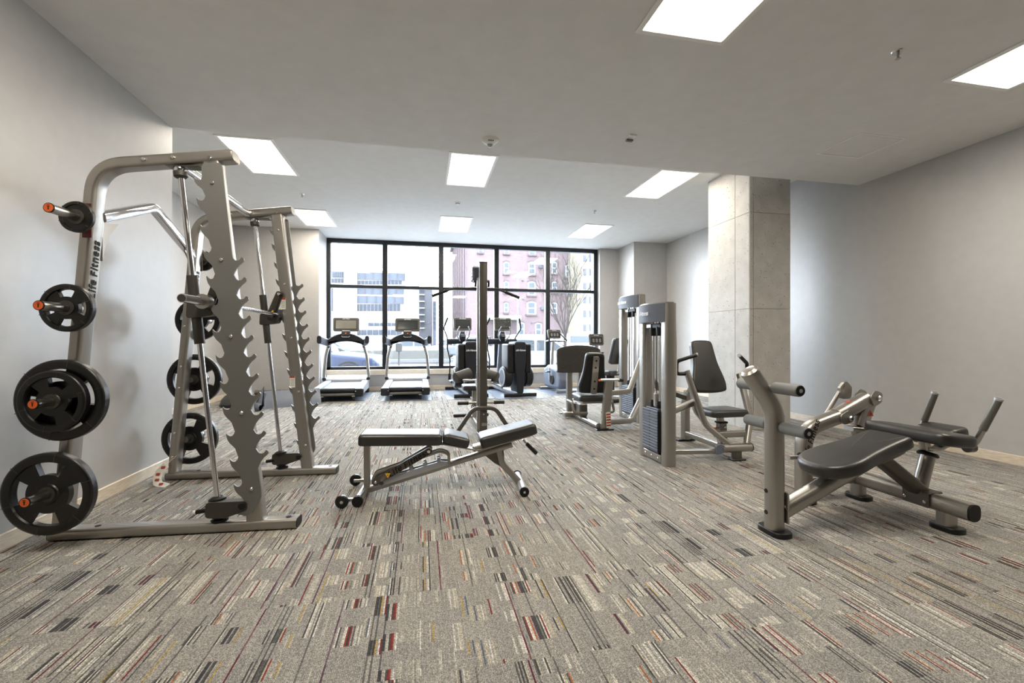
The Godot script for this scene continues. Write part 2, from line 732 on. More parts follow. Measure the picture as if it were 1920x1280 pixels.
func room():
	# floor with its own carpet coordinates
	var st := SurfaceTool.new()
	st.begin(Mesh.PRIMITIVE_TRIANGLES)
	var q := [Vector3(-4.2, 0, 9.3), Vector3(6.2, 0, 9.3), Vector3(6.2, 0, -11.4), Vector3(-4.2, 0, -11.4)]
	var lo := Vector3(0, -0.2, 0)
	for f in [[q[0], q[1], q[2], q[3]], [q[3] + lo, q[2] + lo, q[1] + lo, q[0] + lo], [q[0] + lo, q[1] + lo, q[1], q[0]], [q[1] + lo, q[2] + lo, q[2], q[1]], [q[2] + lo, q[3] + lo, q[3], q[2]], [q[3] + lo, q[0] + lo, q[0], q[3]]]:
		var nn: Vector3 = (f[1] - f[0]).cross(f[3] - f[0]).normalized()
		for k in [0, 2, 1, 0, 3, 2]:
			st.set_normal(nn)
			st.set_uv(Vector2(f[k].x, f[k].z))
			st.add_vertex(f[k])
	var fl := inst("floor", st.commit(), M.carpet, self)
	meta(fl, "grey carpet with fine coloured stripes", "", "", "structure")
	struct("ceiling", slab(XL - 0.3, XR + 0.7, YL, YH + 0.25, DB - 0.2, DS), M.ceiling_paint, "lower white ceiling over the front of the gym")
	struct("ceiling", slab(XF - 0.3, XRF + 0.3, YH, YH + 0.25, DS, DW + 0.4), M.ceiling_paint, "raised white ceiling towards the window")
	struct("wall_left", slab(XF - 0.3, XL, -0.1, YH, DB - 0.2, 4.78), M.wall_paint, "grey wall beside the squat rack")
	struct("wall_left_alcove", slab(XF - 0.3, XF, -0.1, YH, 4.78, DW + 0.4), M.wall_paint)
	struct("wall_back_alcove", slab(XF, -2.163, -0.1, YH, 10.28, DW + 0.4), M.wall_paint)
	struct("wall_right", slab(XR, XR + 0.7, -0.1, YH, DB - 0.2, 6.9), M.wall_paint, "grey wall beside the ab bench")
	struct("wall_right_far", slab(XRF, XRF + 0.3, -0.1, YH, 6.9, DW + 0.4), M.wall_paint)
	struct("wall_right_corner", slab(5.045, XRF, -0.1, YH, 10.04, DW + 0.4), M.wall_paint)
	struct("wall_window_right", slab(4.545, 5.045, -0.1, YH, 10.94, DW + 0.4), M.wall_paint)
	struct("wall_window_below", slab(-2.163, 4.545, -0.1, 0.385, 11.04, DW + 0.4), M.wall_paint)
	struct("wall_rear", slab(XF, XR + 0.7, -0.1, YL, DB - 0.4, DB), M.wall_paint)
	# window: outer frame, mullions, transoms and ten panes
	var w := Node3D.new()
	w.name = "window_1"
	add_child(w)
	meta(w, "wide dark framed street window of ten panes", "", "", "structure")
	root = w
	var d0 := DW - 0.04
	var d1 := DW + 0.09
	var ys := 0.505
	part("frame_head", slab(-2.163, 4.545, 3.49, YH, d0, d1, 0.006), M.window_frame)
	part("frame_foot", slab(-2.163, 4.545, ys, ys + 0.07, d0, d1, 0.006), M.window_frame)
	part("frame_jamb", slab(-2.163, -2.08, ys, 3.49, d0, d1, 0.006), M.window_frame)
	part("frame_jamb", slab(4.44, 4.545, ys, 3.49, d0, d1, 0.006), M.window_frame)
	var mx := [-0.853, 0.476, 1.85, 3.182]
	for x in mx:
		part("mullion", slab(x - 0.058, x + 0.058, ys + 0.07, 3.49, d0 - 0.03, d1, 0.006), M.window_frame)
	var xs := [-2.08, -0.911, -0.795, 0.418, 0.534, 1.792, 1.908, 3.124, 3.24, 4.44]
	for k in 5:
		part("transom", slab(xs[k * 2], xs[k * 2 + 1], 2.435, 2.508, d0, d1, 0.006), M.window_frame)
		for yy in [[ys + 0.06, 2.445], [2.498, 3.5]]:
			part("pane", slab(xs[k * 2] - 0.01, xs[k * 2 + 1] + 0.01, yy[0], yy[1], DW + 0.02, DW + 0.022), M.window_glass)
	# maple sill and skirting
	struct("trim_1", slab(-2.163, 4.545, 0.375, 0.505, 11.0, DW + 0.3, 0.008), M.maple_trim, "pale maple window sill board")
	struct("baseboard_window", slab(-2.163, 4.545, 0, 0.1, 11.022, 11.045, 0.004), M.maple_trim)
	struct("baseboard_left", slab(XL, XL + 0.016, 0, 0.095, DB, 4.795, 0.004), M.maple_trim)
	struct("baseboard_left_alcove", slab(XF, XF + 0.016, 0, 0.1, 4.78, 10.28, 0.004), M.maple_trim)
	struct("baseboard_alcove", slab(XF, -2.15, 0, 0.1, 10.264, 10.28, 0.004), M.maple_trim)
	struct("baseboard_pier", slab(-2.163, -2.147, 0, 0.1, 10.264, 11.04, 0.004), M.maple_trim)
	struct("baseboard_right", slab(XR - 0.016, XR, 0, 0.095, DB, 6.915, 0.004), M.maple_trim)
	struct("baseboard_right_far", slab(XRF - 0.016, XRF, 0, 0.1, 6.9, 10.04, 0.004), M.maple_trim)
	struct("baseboard_corner", slab(5.03, XRF, 0, 0.1, 10.024, 10.04, 0.004), M.maple_trim)
	struct("baseboard_corner_side", slab(5.029, 5.045, 0, 0.1, 10.04, 10.94, 0.004), M.maple_trim)
	column()
	ceiling_fittings()


# square concrete column; formwork panels stand a little proud with open joints between
func column():
	var c := Node3D.new()
	c.name = "column"
	add_child(c)
	meta(c, "square bare concrete column with formwork joints", "", "", "structure")
	root = c
	var x0 := 4.265
	var x1 := 4.89
	var d0 := 5.183
	var d1 := 6.06
	part("core", slab(x0 + 0.012, x1 - 0.012, 0, YH, d0 + 0.012, d1 - 0.012), M.concrete)
	var ys := [0.0, 1.607, 2.885, YH]
	for k in 3:
		var a: float = ys[k] + (0.002 if k else 0.0)
		var b: float = ys[k + 1] - (0.002 if k < 2 else 0.0)
		part("panel", slab(x0, x0 + 0.014, a, b, d0 + 0.014, 5.468, 0.002), M.concrete)
		part("panel", slab(x0, x0 + 0.014, a, b, 5.474, d1, 0.002), M.concrete)
		part("panel", slab(x0 + 0.055, x1, a, b, d0, d0 + 0.014, 0.002), M.concrete)
		part("panel", slab(x0 + 0.004, x0 + 0.052, a, b, d0 + 0.004, d0 + 0.014, 0.002), M.concrete)
		part("panel", slab(x1 - 0.014, x1, a, b, d0 + 0.014, d1, 0.002), M.concrete)
		part("panel", slab(x0 + 0.014, x1 - 0.014, a, b, d1 - 0.014, d1, 0.002), M.concrete)


func ceiling_light(x: float, d: float, y: float, label: String):
	thing("ceiling_light", label, "ceiling light", x, d, 0.0, "recessed ceiling panels", y)
	var w := 0.59
	var l := 1.17
	var b := Mb.new()
	for s in [-1.0, 1.0]:
		b.box(Vector3(s * (w / 2 + 0.008), -0.0055, 0), Vector3(0.036, 0.011, l + 0.052), 0.002)
		b.box(Vector3(0, -0.0055, s * (l / 2 + 0.008)), Vector3(w - 0.02, 0.011, 0.036), 0.002)
	part("trim_frame", b, M.light_trim)
	var p := Mb.new()
	p.box(Vector3(0, -0.002, 0), Vector3(w - 0.02, 0.004, l - 0.02))
	part("diffuser", p, M.lamp_diffuser)
	var a := AreaLight3D.new()
	a.name = "panel_light"
	a.area_size = Vector2(w - 0.03, l - 0.03)
	a.rotation.x = -PI / 2
	a.position = Vector3(0, -0.007, 0)
	a.light_energy = LAMP
	a.light_color = LAMP_COLOR
	a.area_range = 30.0
	a.area_attenuation = 2.0
	a.shadow_enabled = true
	root.add_child(a)


func ceiling_fittings():
	var words := {
		"A": "ceiling light panel above the squat rack near the ceiling step", "B": "ceiling light panel in the middle just past the ceiling step", "C": "ceiling light panel beside the concrete column",
		"D": "ceiling light panel by the beige alcove wall near the window", "E": "middle ceiling light panel nearest the window", "F": "ceiling light panel nearest the window right side"}
	var at := {"A": [-2.06, 6.41], "B": [0.67, 6.345], "C": [3.61, 6.33], "D": [-2.035, 9.36], "E": [0.675, 9.3], "F": [3.61, 9.305]}
	for k in at:
		ceiling_light(at[k][0], at[k][1], YH, words[k])
	ceiling_light(1.68, 2.08, YL, "large ceiling light panel at the top edge above the carpet")
	ceiling_light(4.27, 2.12, YL, "ceiling light panel at the upper right above the ab bench")
	ceiling_light(-0.9, 2.08, YL, "ceiling light panel over the front of the squat rack")
	# sprinklers
	for s in [[-1.92, 7.885, YH, "small sprinkler head between the left ceiling panels"], [3.14, 7.81, YH, "small sprinkler head between the right ceiling panels"], [3.245, 2.515, YL, "chrome sprinkler head in the low ceiling at upper right"]]:
		thing("sprinkler", s[3], "sprinkler", s[0], s[1], 0.0, "ceiling sprinklers", s[2])
		var b := Mb.new()
		b.lathe([Vector2(0.0, -0.006), Vector2(0.036, -0.006), Vector2(0.04, 0.0)], 20)
		part("escutcheon", b, M.chrome)
		var h := Mb.new()
		h.lathe([Vector2(0, -0.05), Vector2(0.017, -0.05), Vector2(0.017, -0.046), Vector2(0.004, -0.046), Vector2(0.004, -0.03), Vector2(0.011, -0.026), Vector2(0.011, -0.005)], 12)
		for sg in [-1.0, 1.0]:
			h.rod(Vector3(sg * 0.011, -0.02, 0), Vector3(sg * 0.004, -0.047, 0), 0.002, 6)
		part("head", h, M.satin_steel)
	# smoke detectors
	thing("smoke_detector", "round white smoke detector with a lens in the low ceiling", "detector", 0.672, 4.42, 0.0, "", YL)
	var b1 := Mb.new()
	b1.lathe([Vector2(0.0, -0.05), Vector2(0.03, -0.048), Vector2(0.06, -0.034), Vector2(0.085, -0.012), Vector2(0.088, 0.0)], 28, Transform3D(), true)
	part("body", b1, M.white_plastic)
	var b2 := Mb.new()
	b2.lathe([Vector2(0, -0.078), Vector2(0.016, -0.074), Vector2(0.026, -0.062), Vector2(0.028, -0.045)], 18, Transform3D(), true)
	part("lens", b2, M.silver_plastic)
	var b3 := Mb.new()
	for k in 3:
		b3.box(Vector3(-0.02 + 0.02 * k, -0.033, 0.063), Vector3(0.012, 0.008, 0.006))
	part("vent_slot", b3, M.ink)
	thing("smoke_detector", "small puck smoke detector in the high ceiling by the middle panels", "detector", 0.62, 7.83, 0.0, "", YH)
	var b4 := Mb.new()
	b4.lathe([Vector2(0, -0.035), Vector2(0.03, -0.035), Vector2(0.04, -0.028), Vector2(0.04, -0.014), Vector2(0.055, -0.012), Vector2(0.055, 0)], 24)
	part("body", b4, M.white_plastic)
	var b5 := Mb.new()
	b5.lathe([Vector2(0.0405, -0.026), Vector2(0.041, -0.026), Vector2(0.041, -0.016), Vector2(0.0405, -0.016)], 24)
	part("vent_ring", b5, M.grey_foam)
	thing("sensor_plate", "small square sensor plate in the low ceiling", "sensor", 2.02, 4.08, 0.0, "", YL)
	var b6 := Mb.new()
	b6.box(Vector3(0, -0.006, 0), Vector3(0.075, 0.012, 0.11), 0.003)
	part("plate", b6, M.white_plastic)
	var b7 := Mb.new()
	b7.box(Vector3(0, -0.022, -0.035), Vector3(0.07, 0.02, 0.035), 0.004)
	part("sensor_eye", b7, M.grey_foam)
	thing("access_panel", "flush square access panel in the low ceiling at right", "access panel", 4.43, 3.81, 0.0, "", YL)
	var b8 := Mb.new()
	for s in [-1.0, 1.0]:
		b8.box(Vector3(s * 0.268, -0.002, 0), Vector3(0.02, 0.006, 0.5), 0.001)
		b8.box(Vector3(0, -0.002, s * 0.24), Vector3(0.516, 0.006, 0.02), 0.001)
	part("rim", b8, M.light_trim)
	var b9 := Mb.new()
	b9.box(Vector3(0, -0.001, 0), Vector3(0.5, 0.004, 0.445), 0.001)
	part("door", b9, M.ceiling_paint)
	thing("wall_outlet", "white wall outlet plate on the right wall behind the ab bench", "outlet", XR - 0.004, 4.96, 0.0, "", 0.52)
	var c1 := Mb.new()
	c1.box(Vector3(0, 0, 0), Vector3(0.008, 0.125, 0.08), 0.003)
	part("cover", c1, M.white_plastic)
	for s in [-1.0, 1.0]:
		var c2 := Mb.new()
		c2.box(Vector3(-0.005, s * 0.025, 0), Vector3(0.004, 0.034, 0.034), 0.001)
		part("socket", c2, M.light_trim)


func xf_along(at: Vector3, dir_: Vector3) -> Transform3D:      # local y points along the direction
	var y := dir_.normalized()
	var x := y.cross(Vector3(0, 0, 1) if absf(y.z) < 0.9 else Vector3(1, 0, 0)).normalized()
	return Transform3D(Basis(x, y, x.cross(y)), at)


func bolt(at: Vector3, dir_: Vector3, r := 0.011, h := 0.009, parent: Node3D = null):
	var b := Mb.new()
	b.lathe([Vector2(0, 0), Vector2(r, 0), Vector2(r, h * 0.6), Vector2(r * 0.7, h), Vector2(0, h)], 10, xf_along(at, dir_))
	part("bolt", b, M.chrome, parent)


# the scalloped rack plate: tips of the hooks on both edges
func rack_outline(dx: float) -> PackedVector2Array:
	var L := [Vector2(0.776, 2.163), Vector2(0.791, 2.04), Vector2(0.811, 1.878), Vector2(0.826, 1.726), Vector2(0.846, 1.567), Vector2(0.865, 1.406), Vector2(0.88, 1.244), Vector2(0.898, 1.088), Vector2(0.922, 0.929), Vector2(0.937, 0.771), Vector2(0.957, 0.61), Vector2(0.977, 0.453), Vector2(1.0, 0.299)]
	var R := [Vector2(1.055, 1.683), Vector2(1.069, 1.562), Vector2(1.081, 1.446), Vector2(1.096, 1.327), Vector2(1.11, 1.208), Vector2(1.125, 1.092), Vector2(1.139, 0.971), Vector2(1.153, 0.856), Vector2(1.167, 0.736), Vector2(1.181, 0.618), Vector2(1.196, 0.499)]
	var p := PackedVector2Array()
	# left edge, downwards
	p.append(Vector2(0.842, 2.252))
	p.append(Vector2(0.826, 2.244))
	p.append(Vector2(0.819, 2.225))
	p.append(Vector2(0.822, 2.165))
	p.append(Vector2(0.815, 2.148))
	p.append(Vector2(0.803, 2.144))
	p.append(Vector2(0.79, 2.149))
	for i in L.size():
		var a: Vector2 = L[i]
		p.append(a)
		var last := i == L.size() - 1
		var nx: Vector2 = Vector2(1.02, 0.15) if last else L[i + 1]
		var s := (a.y - nx.y) / 0.157
		var sl := (nx.x - a.x) / maxf(0.001, a.y - nx.y)
		for q in [Vector2(0.002, -0.02), Vector2(0.008, -0.042), Vector2(0.021, -0.063), Vector2(0.038, -0.08), Vector2(0.05, -0.094), Vector2(0.0545, -0.11)]:
			p.append(a + Vector2(q.x - (0.1 * -q.y) + sl * -q.y * s, q.y * s))
		if not last:
			for q in [Vector2(0.05, 0.012), Vector2(0.046, -0.004), Vector2(0.036, -0.016), Vector2(0.024, -0.018), Vector2(0.013, -0.013)]:
				p.append(nx + q)
	for q in [Vector2(1.012, 0.145), Vector2(1.016, 0.122), Vector2(1.032, 0.109), Vector2(1.06, 0.105), Vector2(1.085, 0.107), Vector2(1.104, 0.117), Vector2(1.15, 0.185), Vector2(1.159, 0.215), Vector2(1.157, 0.26), Vector2(1.139, 0.39)]:
		p.append(q)
	# right edge, upwards
	for j in R.size():
		var i: int = R.size() - 1 - j
		var a: Vector2 = R[i]
		for q in [Vector2(-0.054, -0.105), Vector2(-0.05, -0.088), Vector2(-0.04, -0.068), Vector2(-0.024, -0.045), Vector2(-0.006, -0.03), Vector2(0.003, -0.018), Vector2(0.003, -0.006), Vector2(-0.004, 0.002), Vector2(-0.011, 0.001), Vector2(-0.022, -0.014), Vector2(-0.036, -0.019), Vector2(-0.05, -0.015), Vector2(-0.058, -0.004)]:
			if i == R.size() - 1 and q.y < -0.08:
				continue
			p.append(a + q)
	p.append(Vector2(0.993, 1.70))
	p.append(Vector2(0.936, 2.23))
	p.append(Vector2(0.93, 2.248))
	p.append(Vector2(0.914, 2.256))
	var o := PackedVector2Array()
	for q in p:
		o.append(q + Vector2(dx, 0))
	return o


func smith_machine():
	thing("smith_machine", "tall silver smith machine rack with hooked plates and guided bar by the left wall", "smith machine", -2.122, 3.085, -3.7)
	var up := Vector3(0, 0, -1)
	var stad := rrect(0.068, 0.105, 0.021, 5)
	for side in 2:
		var d := 0.052 if side == 0 else 1.222
		var out := -1.0 if side == 0 else 1.0
		var dx := 0.0 if side == 0 else -0.048
		var b := Mb.new()
		b.sweep([V(-0.012 + dx, 0.035, d), V(1.36 + dx, 0.032, d)], rrect(0.062, 0.104, 0.02, 5), up)
		part("base_tube", b, M.frame_paint)
		b = Mb.new()
		b.box(V(0.67 + dx, 0.006, d), Vector3(1.33, 0.012, 0.07), 0.003)
		part("foot_strip", b, M.black_rubber)
		for ex in [-0.012, 1.36]:
			b = Mb.new()
			b.sweep([V(ex + dx - 0.004, 0.034, d), V(ex + dx + 0.004, 0.034, d)], rrect(0.058, 0.1, 0.019, 5), up)
			part("end_cap", b, M.black_plastic)
		for ex in [0.22, 1.3]:
			b = Mb.new()
			b.lathe([Vector2(0.016, 0), Vector2(0.016, 0.003), Vector2(0, 0.003)], 12, Transform3D(Basis(), V(ex + dx, 0.064, d)))
			part("hole_plug", b, M.black_plastic)
		b = Mb.new()
		var pth := bend([V(0.033 + dx, 0.06, d), V(0.2195 + dx, 2.2185, d), V(0.985 + dx, 2.317, d)], 0.2, 12)
		b.sweep(pth, stad, up)
		part("bent_upright", b, M.frame_paint)
		b = Mb.new()
		b.sweep([V(0.98 + dx, 2.3165, d), V(0.989 + dx, 2.3176, d)], rrect(0.062, 0.098, 0.02, 5), up)
		part("end_cap", b, M.satin_steel)
		b = Mb.new()
		b.sweep([V(1.113 + dx, 0.06, d), V(0.86 + dx, 2.285, d)], rrect(0.095, 0.085, 0.012, 3), up)
		part("front_upright", b, M.frame_paint)
		# rack plate on the outer face
		b = Mb.new()
		var pd0 := d - 0.0435 - 0.012 if side == 0 else d + 0.0435
		b.prism(rack_outline(dx), -(pd0 + 0.012), -pd0)
		part("rack_plate", b, M.rack_plate, null, "scalloped steel bar rack plate")
		for q in [Vector2(0.88, 2.136), Vector2(0.931, 1.669), Vector2(0.985, 1.202), Vector2(1.046, 0.733), Vector2(1.103, 0.265)]:
			bolt(V(q.x + dx, q.y, d - 0.0555 if side == 0 else d - 0.0425), dir(0, 0, -1))
		for q in [Vector2(0.50, 2.256), Vector2(0.66, 2.277), Vector2(0.865, 2.285)]:
			bolt(V(q.x + dx, q.y, d - 0.052), dir(0, 0, -1), 0.012, 0.012)
		if side == 1:
			for q in [Vector2(0.045, 0.2), Vector2(0.062, 0.4), Vector2(0.095, 0.78), Vector2(0.11, 0.96), Vector2(0.135, 1.3), Vector2(0.19, 1.93)]:
				bolt(V(q.x + dx, q.y, d - 0.052), dir(0, 0, -1), 0.01, 0.008)
		# guide rod, collars, bumper and safety stop
		var r0 := V(0.665 + dx, 2.275, d)
		var r1 := V(0.897 + dx, 0.064, d)
		var rd := (r1 - r0).normalized()
		b = Mb.new()
		b.rod(r0, r1, 0.0155, 18)
		part("guide_rod", b, M.chrome)
		b = Mb.new()
		b.box(V(0.65 + dx, 2.237, d), Vector3(0.3, 0.006, 0.075), 0.002)
		part("bracket_strip", b, M.dark_frame)
		b = Mb.new()
		b.lathe([Vector2(0.0, 0.04), Vector2(0.034, 0.04), Vector2(0.036, 0.052), Vector2(0.034, 0.066), Vector2(0, 0.066)], 20, xf_along(r0, rd))
		part("rod_collar", b, M.chrome)
		b = Mb.new()
		b.lathe([Vector2(0.0, 0.066), Vector2(0.037, 0.067), Vector2(0.037, 0.095), Vector2(0.03, 0.102), Vector2(0, 0.102)], 20, xf_along(r0, rd))
		part("rod_bumper", b, M.bronze_plastic)
		b = Mb.new()
		b.lathe([Vector2(0, -0.005), Vector2(0.048, -0.005), Vector2(0.048, 0.01), Vector2(0.03, 0.014), Vector2(0.03, 0.02), Vector2(0.042, 0.024), Vector2(0.042, 0.034), Vector2(0.028, 0.038), Vector2(0.028, 0.12), Vector2(0.048, 0.125), Vector2(0.048, 0.138), Vector2(0.03, 0.148), Vector2(0, 0.148)], 22, xf_along(r1, -rd))
		part("rod_foot_bumper", b, M.black_plastic)
		b = Mb.new()
		var hub := r1 - rd * 0.085
		var sx := 0.0 if side == 0 else -0.02
		b.prism(bend2([Vector2(-0.048, -0.05), Vector2(0.06, -0.055), Vector2(0.19, -0.012), Vector2(0.19, 0.045), Vector2(-0.045, 0.045)], 0.025), -0.03, 0.03, Transform3D(Basis(), hub + Vector3(sx, 0, 0.03 if side == 0 else 0.0)))
		part("safety_stop", b, M.bronze_plastic)
		b = Mb.new()
		b.rod(hub + Vector3(-0.045, -0.012, 0.02), hub + Vector3(-0.115, -0.022, 0.02), 0.014, 12)
		part("stop_pin", b, M.black_plastic)
		b = Mb.new()
		b.rod(hub + Vector3(-0.115, -0.022, 0.02), hub + Vector3(-0.13, -0.024, 0.02), 0.0125, 12)
		part("pin_tip", b, M.white_plastic)
		b = Mb.new()
		b.rod(hub + Vector3(0.165, 0.018, 0.055), hub + Vector3(0.165, 0.018, 0.075), 0.02, 14)
		part("stop_bolt", b, M.black_plastic)
		# sliding carriage with the hook lever
		var mid := r0 + rd * ((2.275 - 1.36) / absf(rd.y))
		b = Mb.new()
		b.rod(mid - rd * 0.215, mid - rd * 0.02, 0.03, 20)
		b.rod(mid + rd * 0.03, mid + rd * 0.205, 0.029, 20)
		part("carriage_sleeve", b, M.bronze_plastic)
		b = Mb.new()
		b.prism(bend2([Vector2(-0.04, -0.05), Vector2(0.11, -0.03), Vector2(0.125, 0.03), Vector2(0.05, 0.06), Vector2(-0.035, 0.05)], 0.02), -0.034, 0.034, Transform3D(Basis(), mid))
		part("carriage_block", b, M.bronze_plastic)
		b = Mb.new()
		var lev := Transform3D(Basis(Vector3(0, 0, 1), -0.24 if side == 0 else -0.3), V(0.842 + dx, 1.41, d + (0.03 if side == 0 else -0.06)))
		b.prism(bend2([Vector2(-0.045, -0.03), Vector2(0.012, -0.045), Vector2(0.03, 0.0), Vector2(0.026, 0.2), Vector2(-0.026, 0.2)], 0.024), -0.008, 0.008, lev)
		part("hook_lever", b, M.bronze_plastic)
		b = Mb.new()
		b.box(lev * Vector3(0.022, 0.08, 0.004), Vector3(0.006, 0.2, 0.05), 0.002, lev.basis)
		part("lever_edge", b, M.black_plastic)
		bolt(lev * Vector3(0, 0.175, 0.008), dir(0, 0, -1), 0.014, 0.012)
		if side == 1:
			b = Mb.new()
			b.prism(PackedVector2Array([Vector2(-0.018, 0), Vector2(0.018, 0), Vector2(0, 0.032)]), 0.0085, 0.0095, lev.translated_local(Vector3(-0.005, 0.0, 0)))
			part("warning_triangle", b, M.yellow_label)
		# storage horns with orange end stickers
		for q in [Vector2(0.09, 0.32), Vector2(0.128, 0.838), Vector2(0.155, 1.361), Vector2(0.202, 1.88)]:
			var c := V(q.x + dx, q.y, d + out * 0.05)
			var tip := V(q.x + dx, q.y, d + out * 0.305)
			b = Mb.new()
			b.rod(c, tip, 0.0245, 20)
			var hn := part("storage_horn", b, M.satin_steel)
			b = Mb.new()
			b.rod(tip, tip + V(0, 0, out * 0.006) - V(0, 0, 0), 0.0265, 20)
			part("horn_cap", b, M.black_plastic, hn)
			if side == 0:
				b = Mb.new()
				b.rod(tip + V(0, 0, out * 0.006), tip + V(0, 0, out * 0.0075), 0.0225, 20)
				part("end_sticker", b, M.orange_label, hn, "orange round sticker")
				b = Mb.new()
				var z := tip + V(0, 0, out * 0.008)
				b.box(z + Vector3(0, -0.003, 0), Vector3(0.005, 0.016, 0.001))
				b.box(z + Vector3(0, 0.005, 0), Vector3(0.011, 0.0035, 0.001))
				b.box(z + Vector3(0, 0.013, 0), Vector3(0.013, 0.0035, 0.001))
				part("sticker_mark", b, M.ink, hn)
		b = Mb.new()
		b.box(V(0.2 + dx, 1.88, d + out * 0.055), Vector3(0.05, 0.2, 0.006), 0.002)
		part("horn_bracket", b, M.maroon if side == 0 else M.dark_frame)
	# barbell on the carriages
	var bx := 0.842
	var bar := Mb.new()
	bar.rod(V(bx, 1.41, 0.0), V(bx - 0.03, 1.405, 1.28), 0.0145, 16)
	var br := part("bar", bar, M.chrome)
	for e in [[-0.012, -0.245, 0.0], [1.29, 1.52, -0.03]]:
		var b := Mb.new()
		b.rod(V(bx + e[2], 1.41, e[0]), V(bx + e[2], 1.41, e[1]), 0.0255, 20)
		part("bar_sleeve", b, M.chrome, br)
		b = Mb.new()
		var s := signf(e[1] - e[0])
		b.rod(V(bx + e[2], 1.41, e[0] - s * 0.02), V(bx + e[2], 1.41, e[0] + s * 0.03), 0.045, 22)
		part("bar_collar", b, M.satin_steel, br)
		b = Mb.new()
		b.rod(V(bx + e[2], 1.41, e[1]), V(bx + e[2], 1.41, e[1] + s * 0.004), 0.021, 18)
		part("sleeve_cap", b, M.bronze_plastic, br)
	# cross members
	var b2 := Mb.new()
	b2.sweep(bend([V(0.205, 1.925, 0.09), V(0.19, 2.137, 0.6), V(0.14, 1.9, 1.19)], 0.12, 8), rrect(0.062, 0.062, 0.015, 3), Vector3(1, 0, 0))
	part("arched_brace", b2, M.chrome)
	for e in [[0.1, 1.0], [1.175, -1.0]]:
		var b := Mb.new()
		var dxx := 0.0 if e[1] > 0 else -0.048
		var c0 := V(0.205 + dxx, 0, e[0])
		b.prism(PackedVector2Array([Vector2(0, 1.89), Vector2(0.0, 1.66), Vector2(0.02, 1.74), Vector2(0.06, 1.83), Vector2(0.135, 1.92)]), -0.006, 0.006, Transform3D(Basis(Vector3(0, 0, -e[1]), Vector3(0, 1, 0), Vector3(e[1], 0, 0)), Vector3(c0.x, 0, c0.z)))
		part("gusset", b, M.frame_paint)
	b2 = Mb.new()
	b2.sweep([V(0.655, 2.262, 0.1), V(0.59, 2.266, 1.175)], rrect(0.05, 0.05, 0.012, 3), Vector3.UP)
	part("top_tie", b2, M.chrome)
	# lettering up the inner faces, and paper labels
	wordmark("Life Fitness", 0.066, V(0.2035, 1.6, 0.05), Vector3(0.087, 1, 0), Vector3(0, 0, 1), M.ink, null, "lettering", 0.95)
	wordmark("Life Fitness", 0.066, V(0.1555, 1.6, 1.22), Vector3(0.087, 1, 0), Vector3(0, 0, 1), M.ink, null, "lettering", 0.95)
	for yy in [1.66, 0.98]:
		var b := Mb.new()
		var cx: float = 1.113 - 0.048 - (yy - 0.06) / 2.225 * 0.253
		b.box(V(cx - 0.012, yy - 0.16, 1.222 - 0.0435), Vector3(0.042, 0.1, 0.001))
		var lab := part("warning_label", b, M.white_label, null, "white and red paper warning label")
		b = Mb.new()
		b.box(V(cx - 0.014, yy - 0.118, 1.222 - 0.0445), Vector3(0.042, 0.018, 0.001))
		part("label_header", b, M.red_label, lab)
		b = Mb.new()
		for k in 5:
			b.box(V(cx - 0.012, yy - 0.14 - k * 0.013, 1.222 - 0.0443), Vector3(0.03, 0.004, 0.0006))
		part("label_print", b, M.grey_foam, lab)
	# paper tag tied to the far upright
	var tg := Mb.new()
	var tp := [V(-0.04, 0.14, 1.15), V(-0.075, 0.09, 1.12), V(-0.08, 0.045, 1.1), V(-0.05, 0.014, 1.06), V(0.05, 0.006, 1.0)]
	tg.sweep(tp, rrect(0.06, 0.0012, 0.0005, 1), Vector3(0.3, 1, 0.8))
	var tag := part("paper_tag", tg, M.white_label, null, "red printed paper tag on a string")
	for k in 4:
		tg = Mb.new()
		var c: Vector3 = tp[k].lerp(tp[k + 1], 0.4)
		tg.box(c + Vector3(0, 0.004, 0.004), Vector3(0.028, 0.008, 0.02), 0.0, Basis(Vector3(1, 0, 0), 0.9))
		part("tag_print", tg, M.red_label, tag)
	tg = Mb.new()
	tg.rod(V(-0.04, 0.14, 1.15), V(0.03, 0.21, 1.165), 0.002, 6)
	part("tag_string", tg, M.white_label, tag)


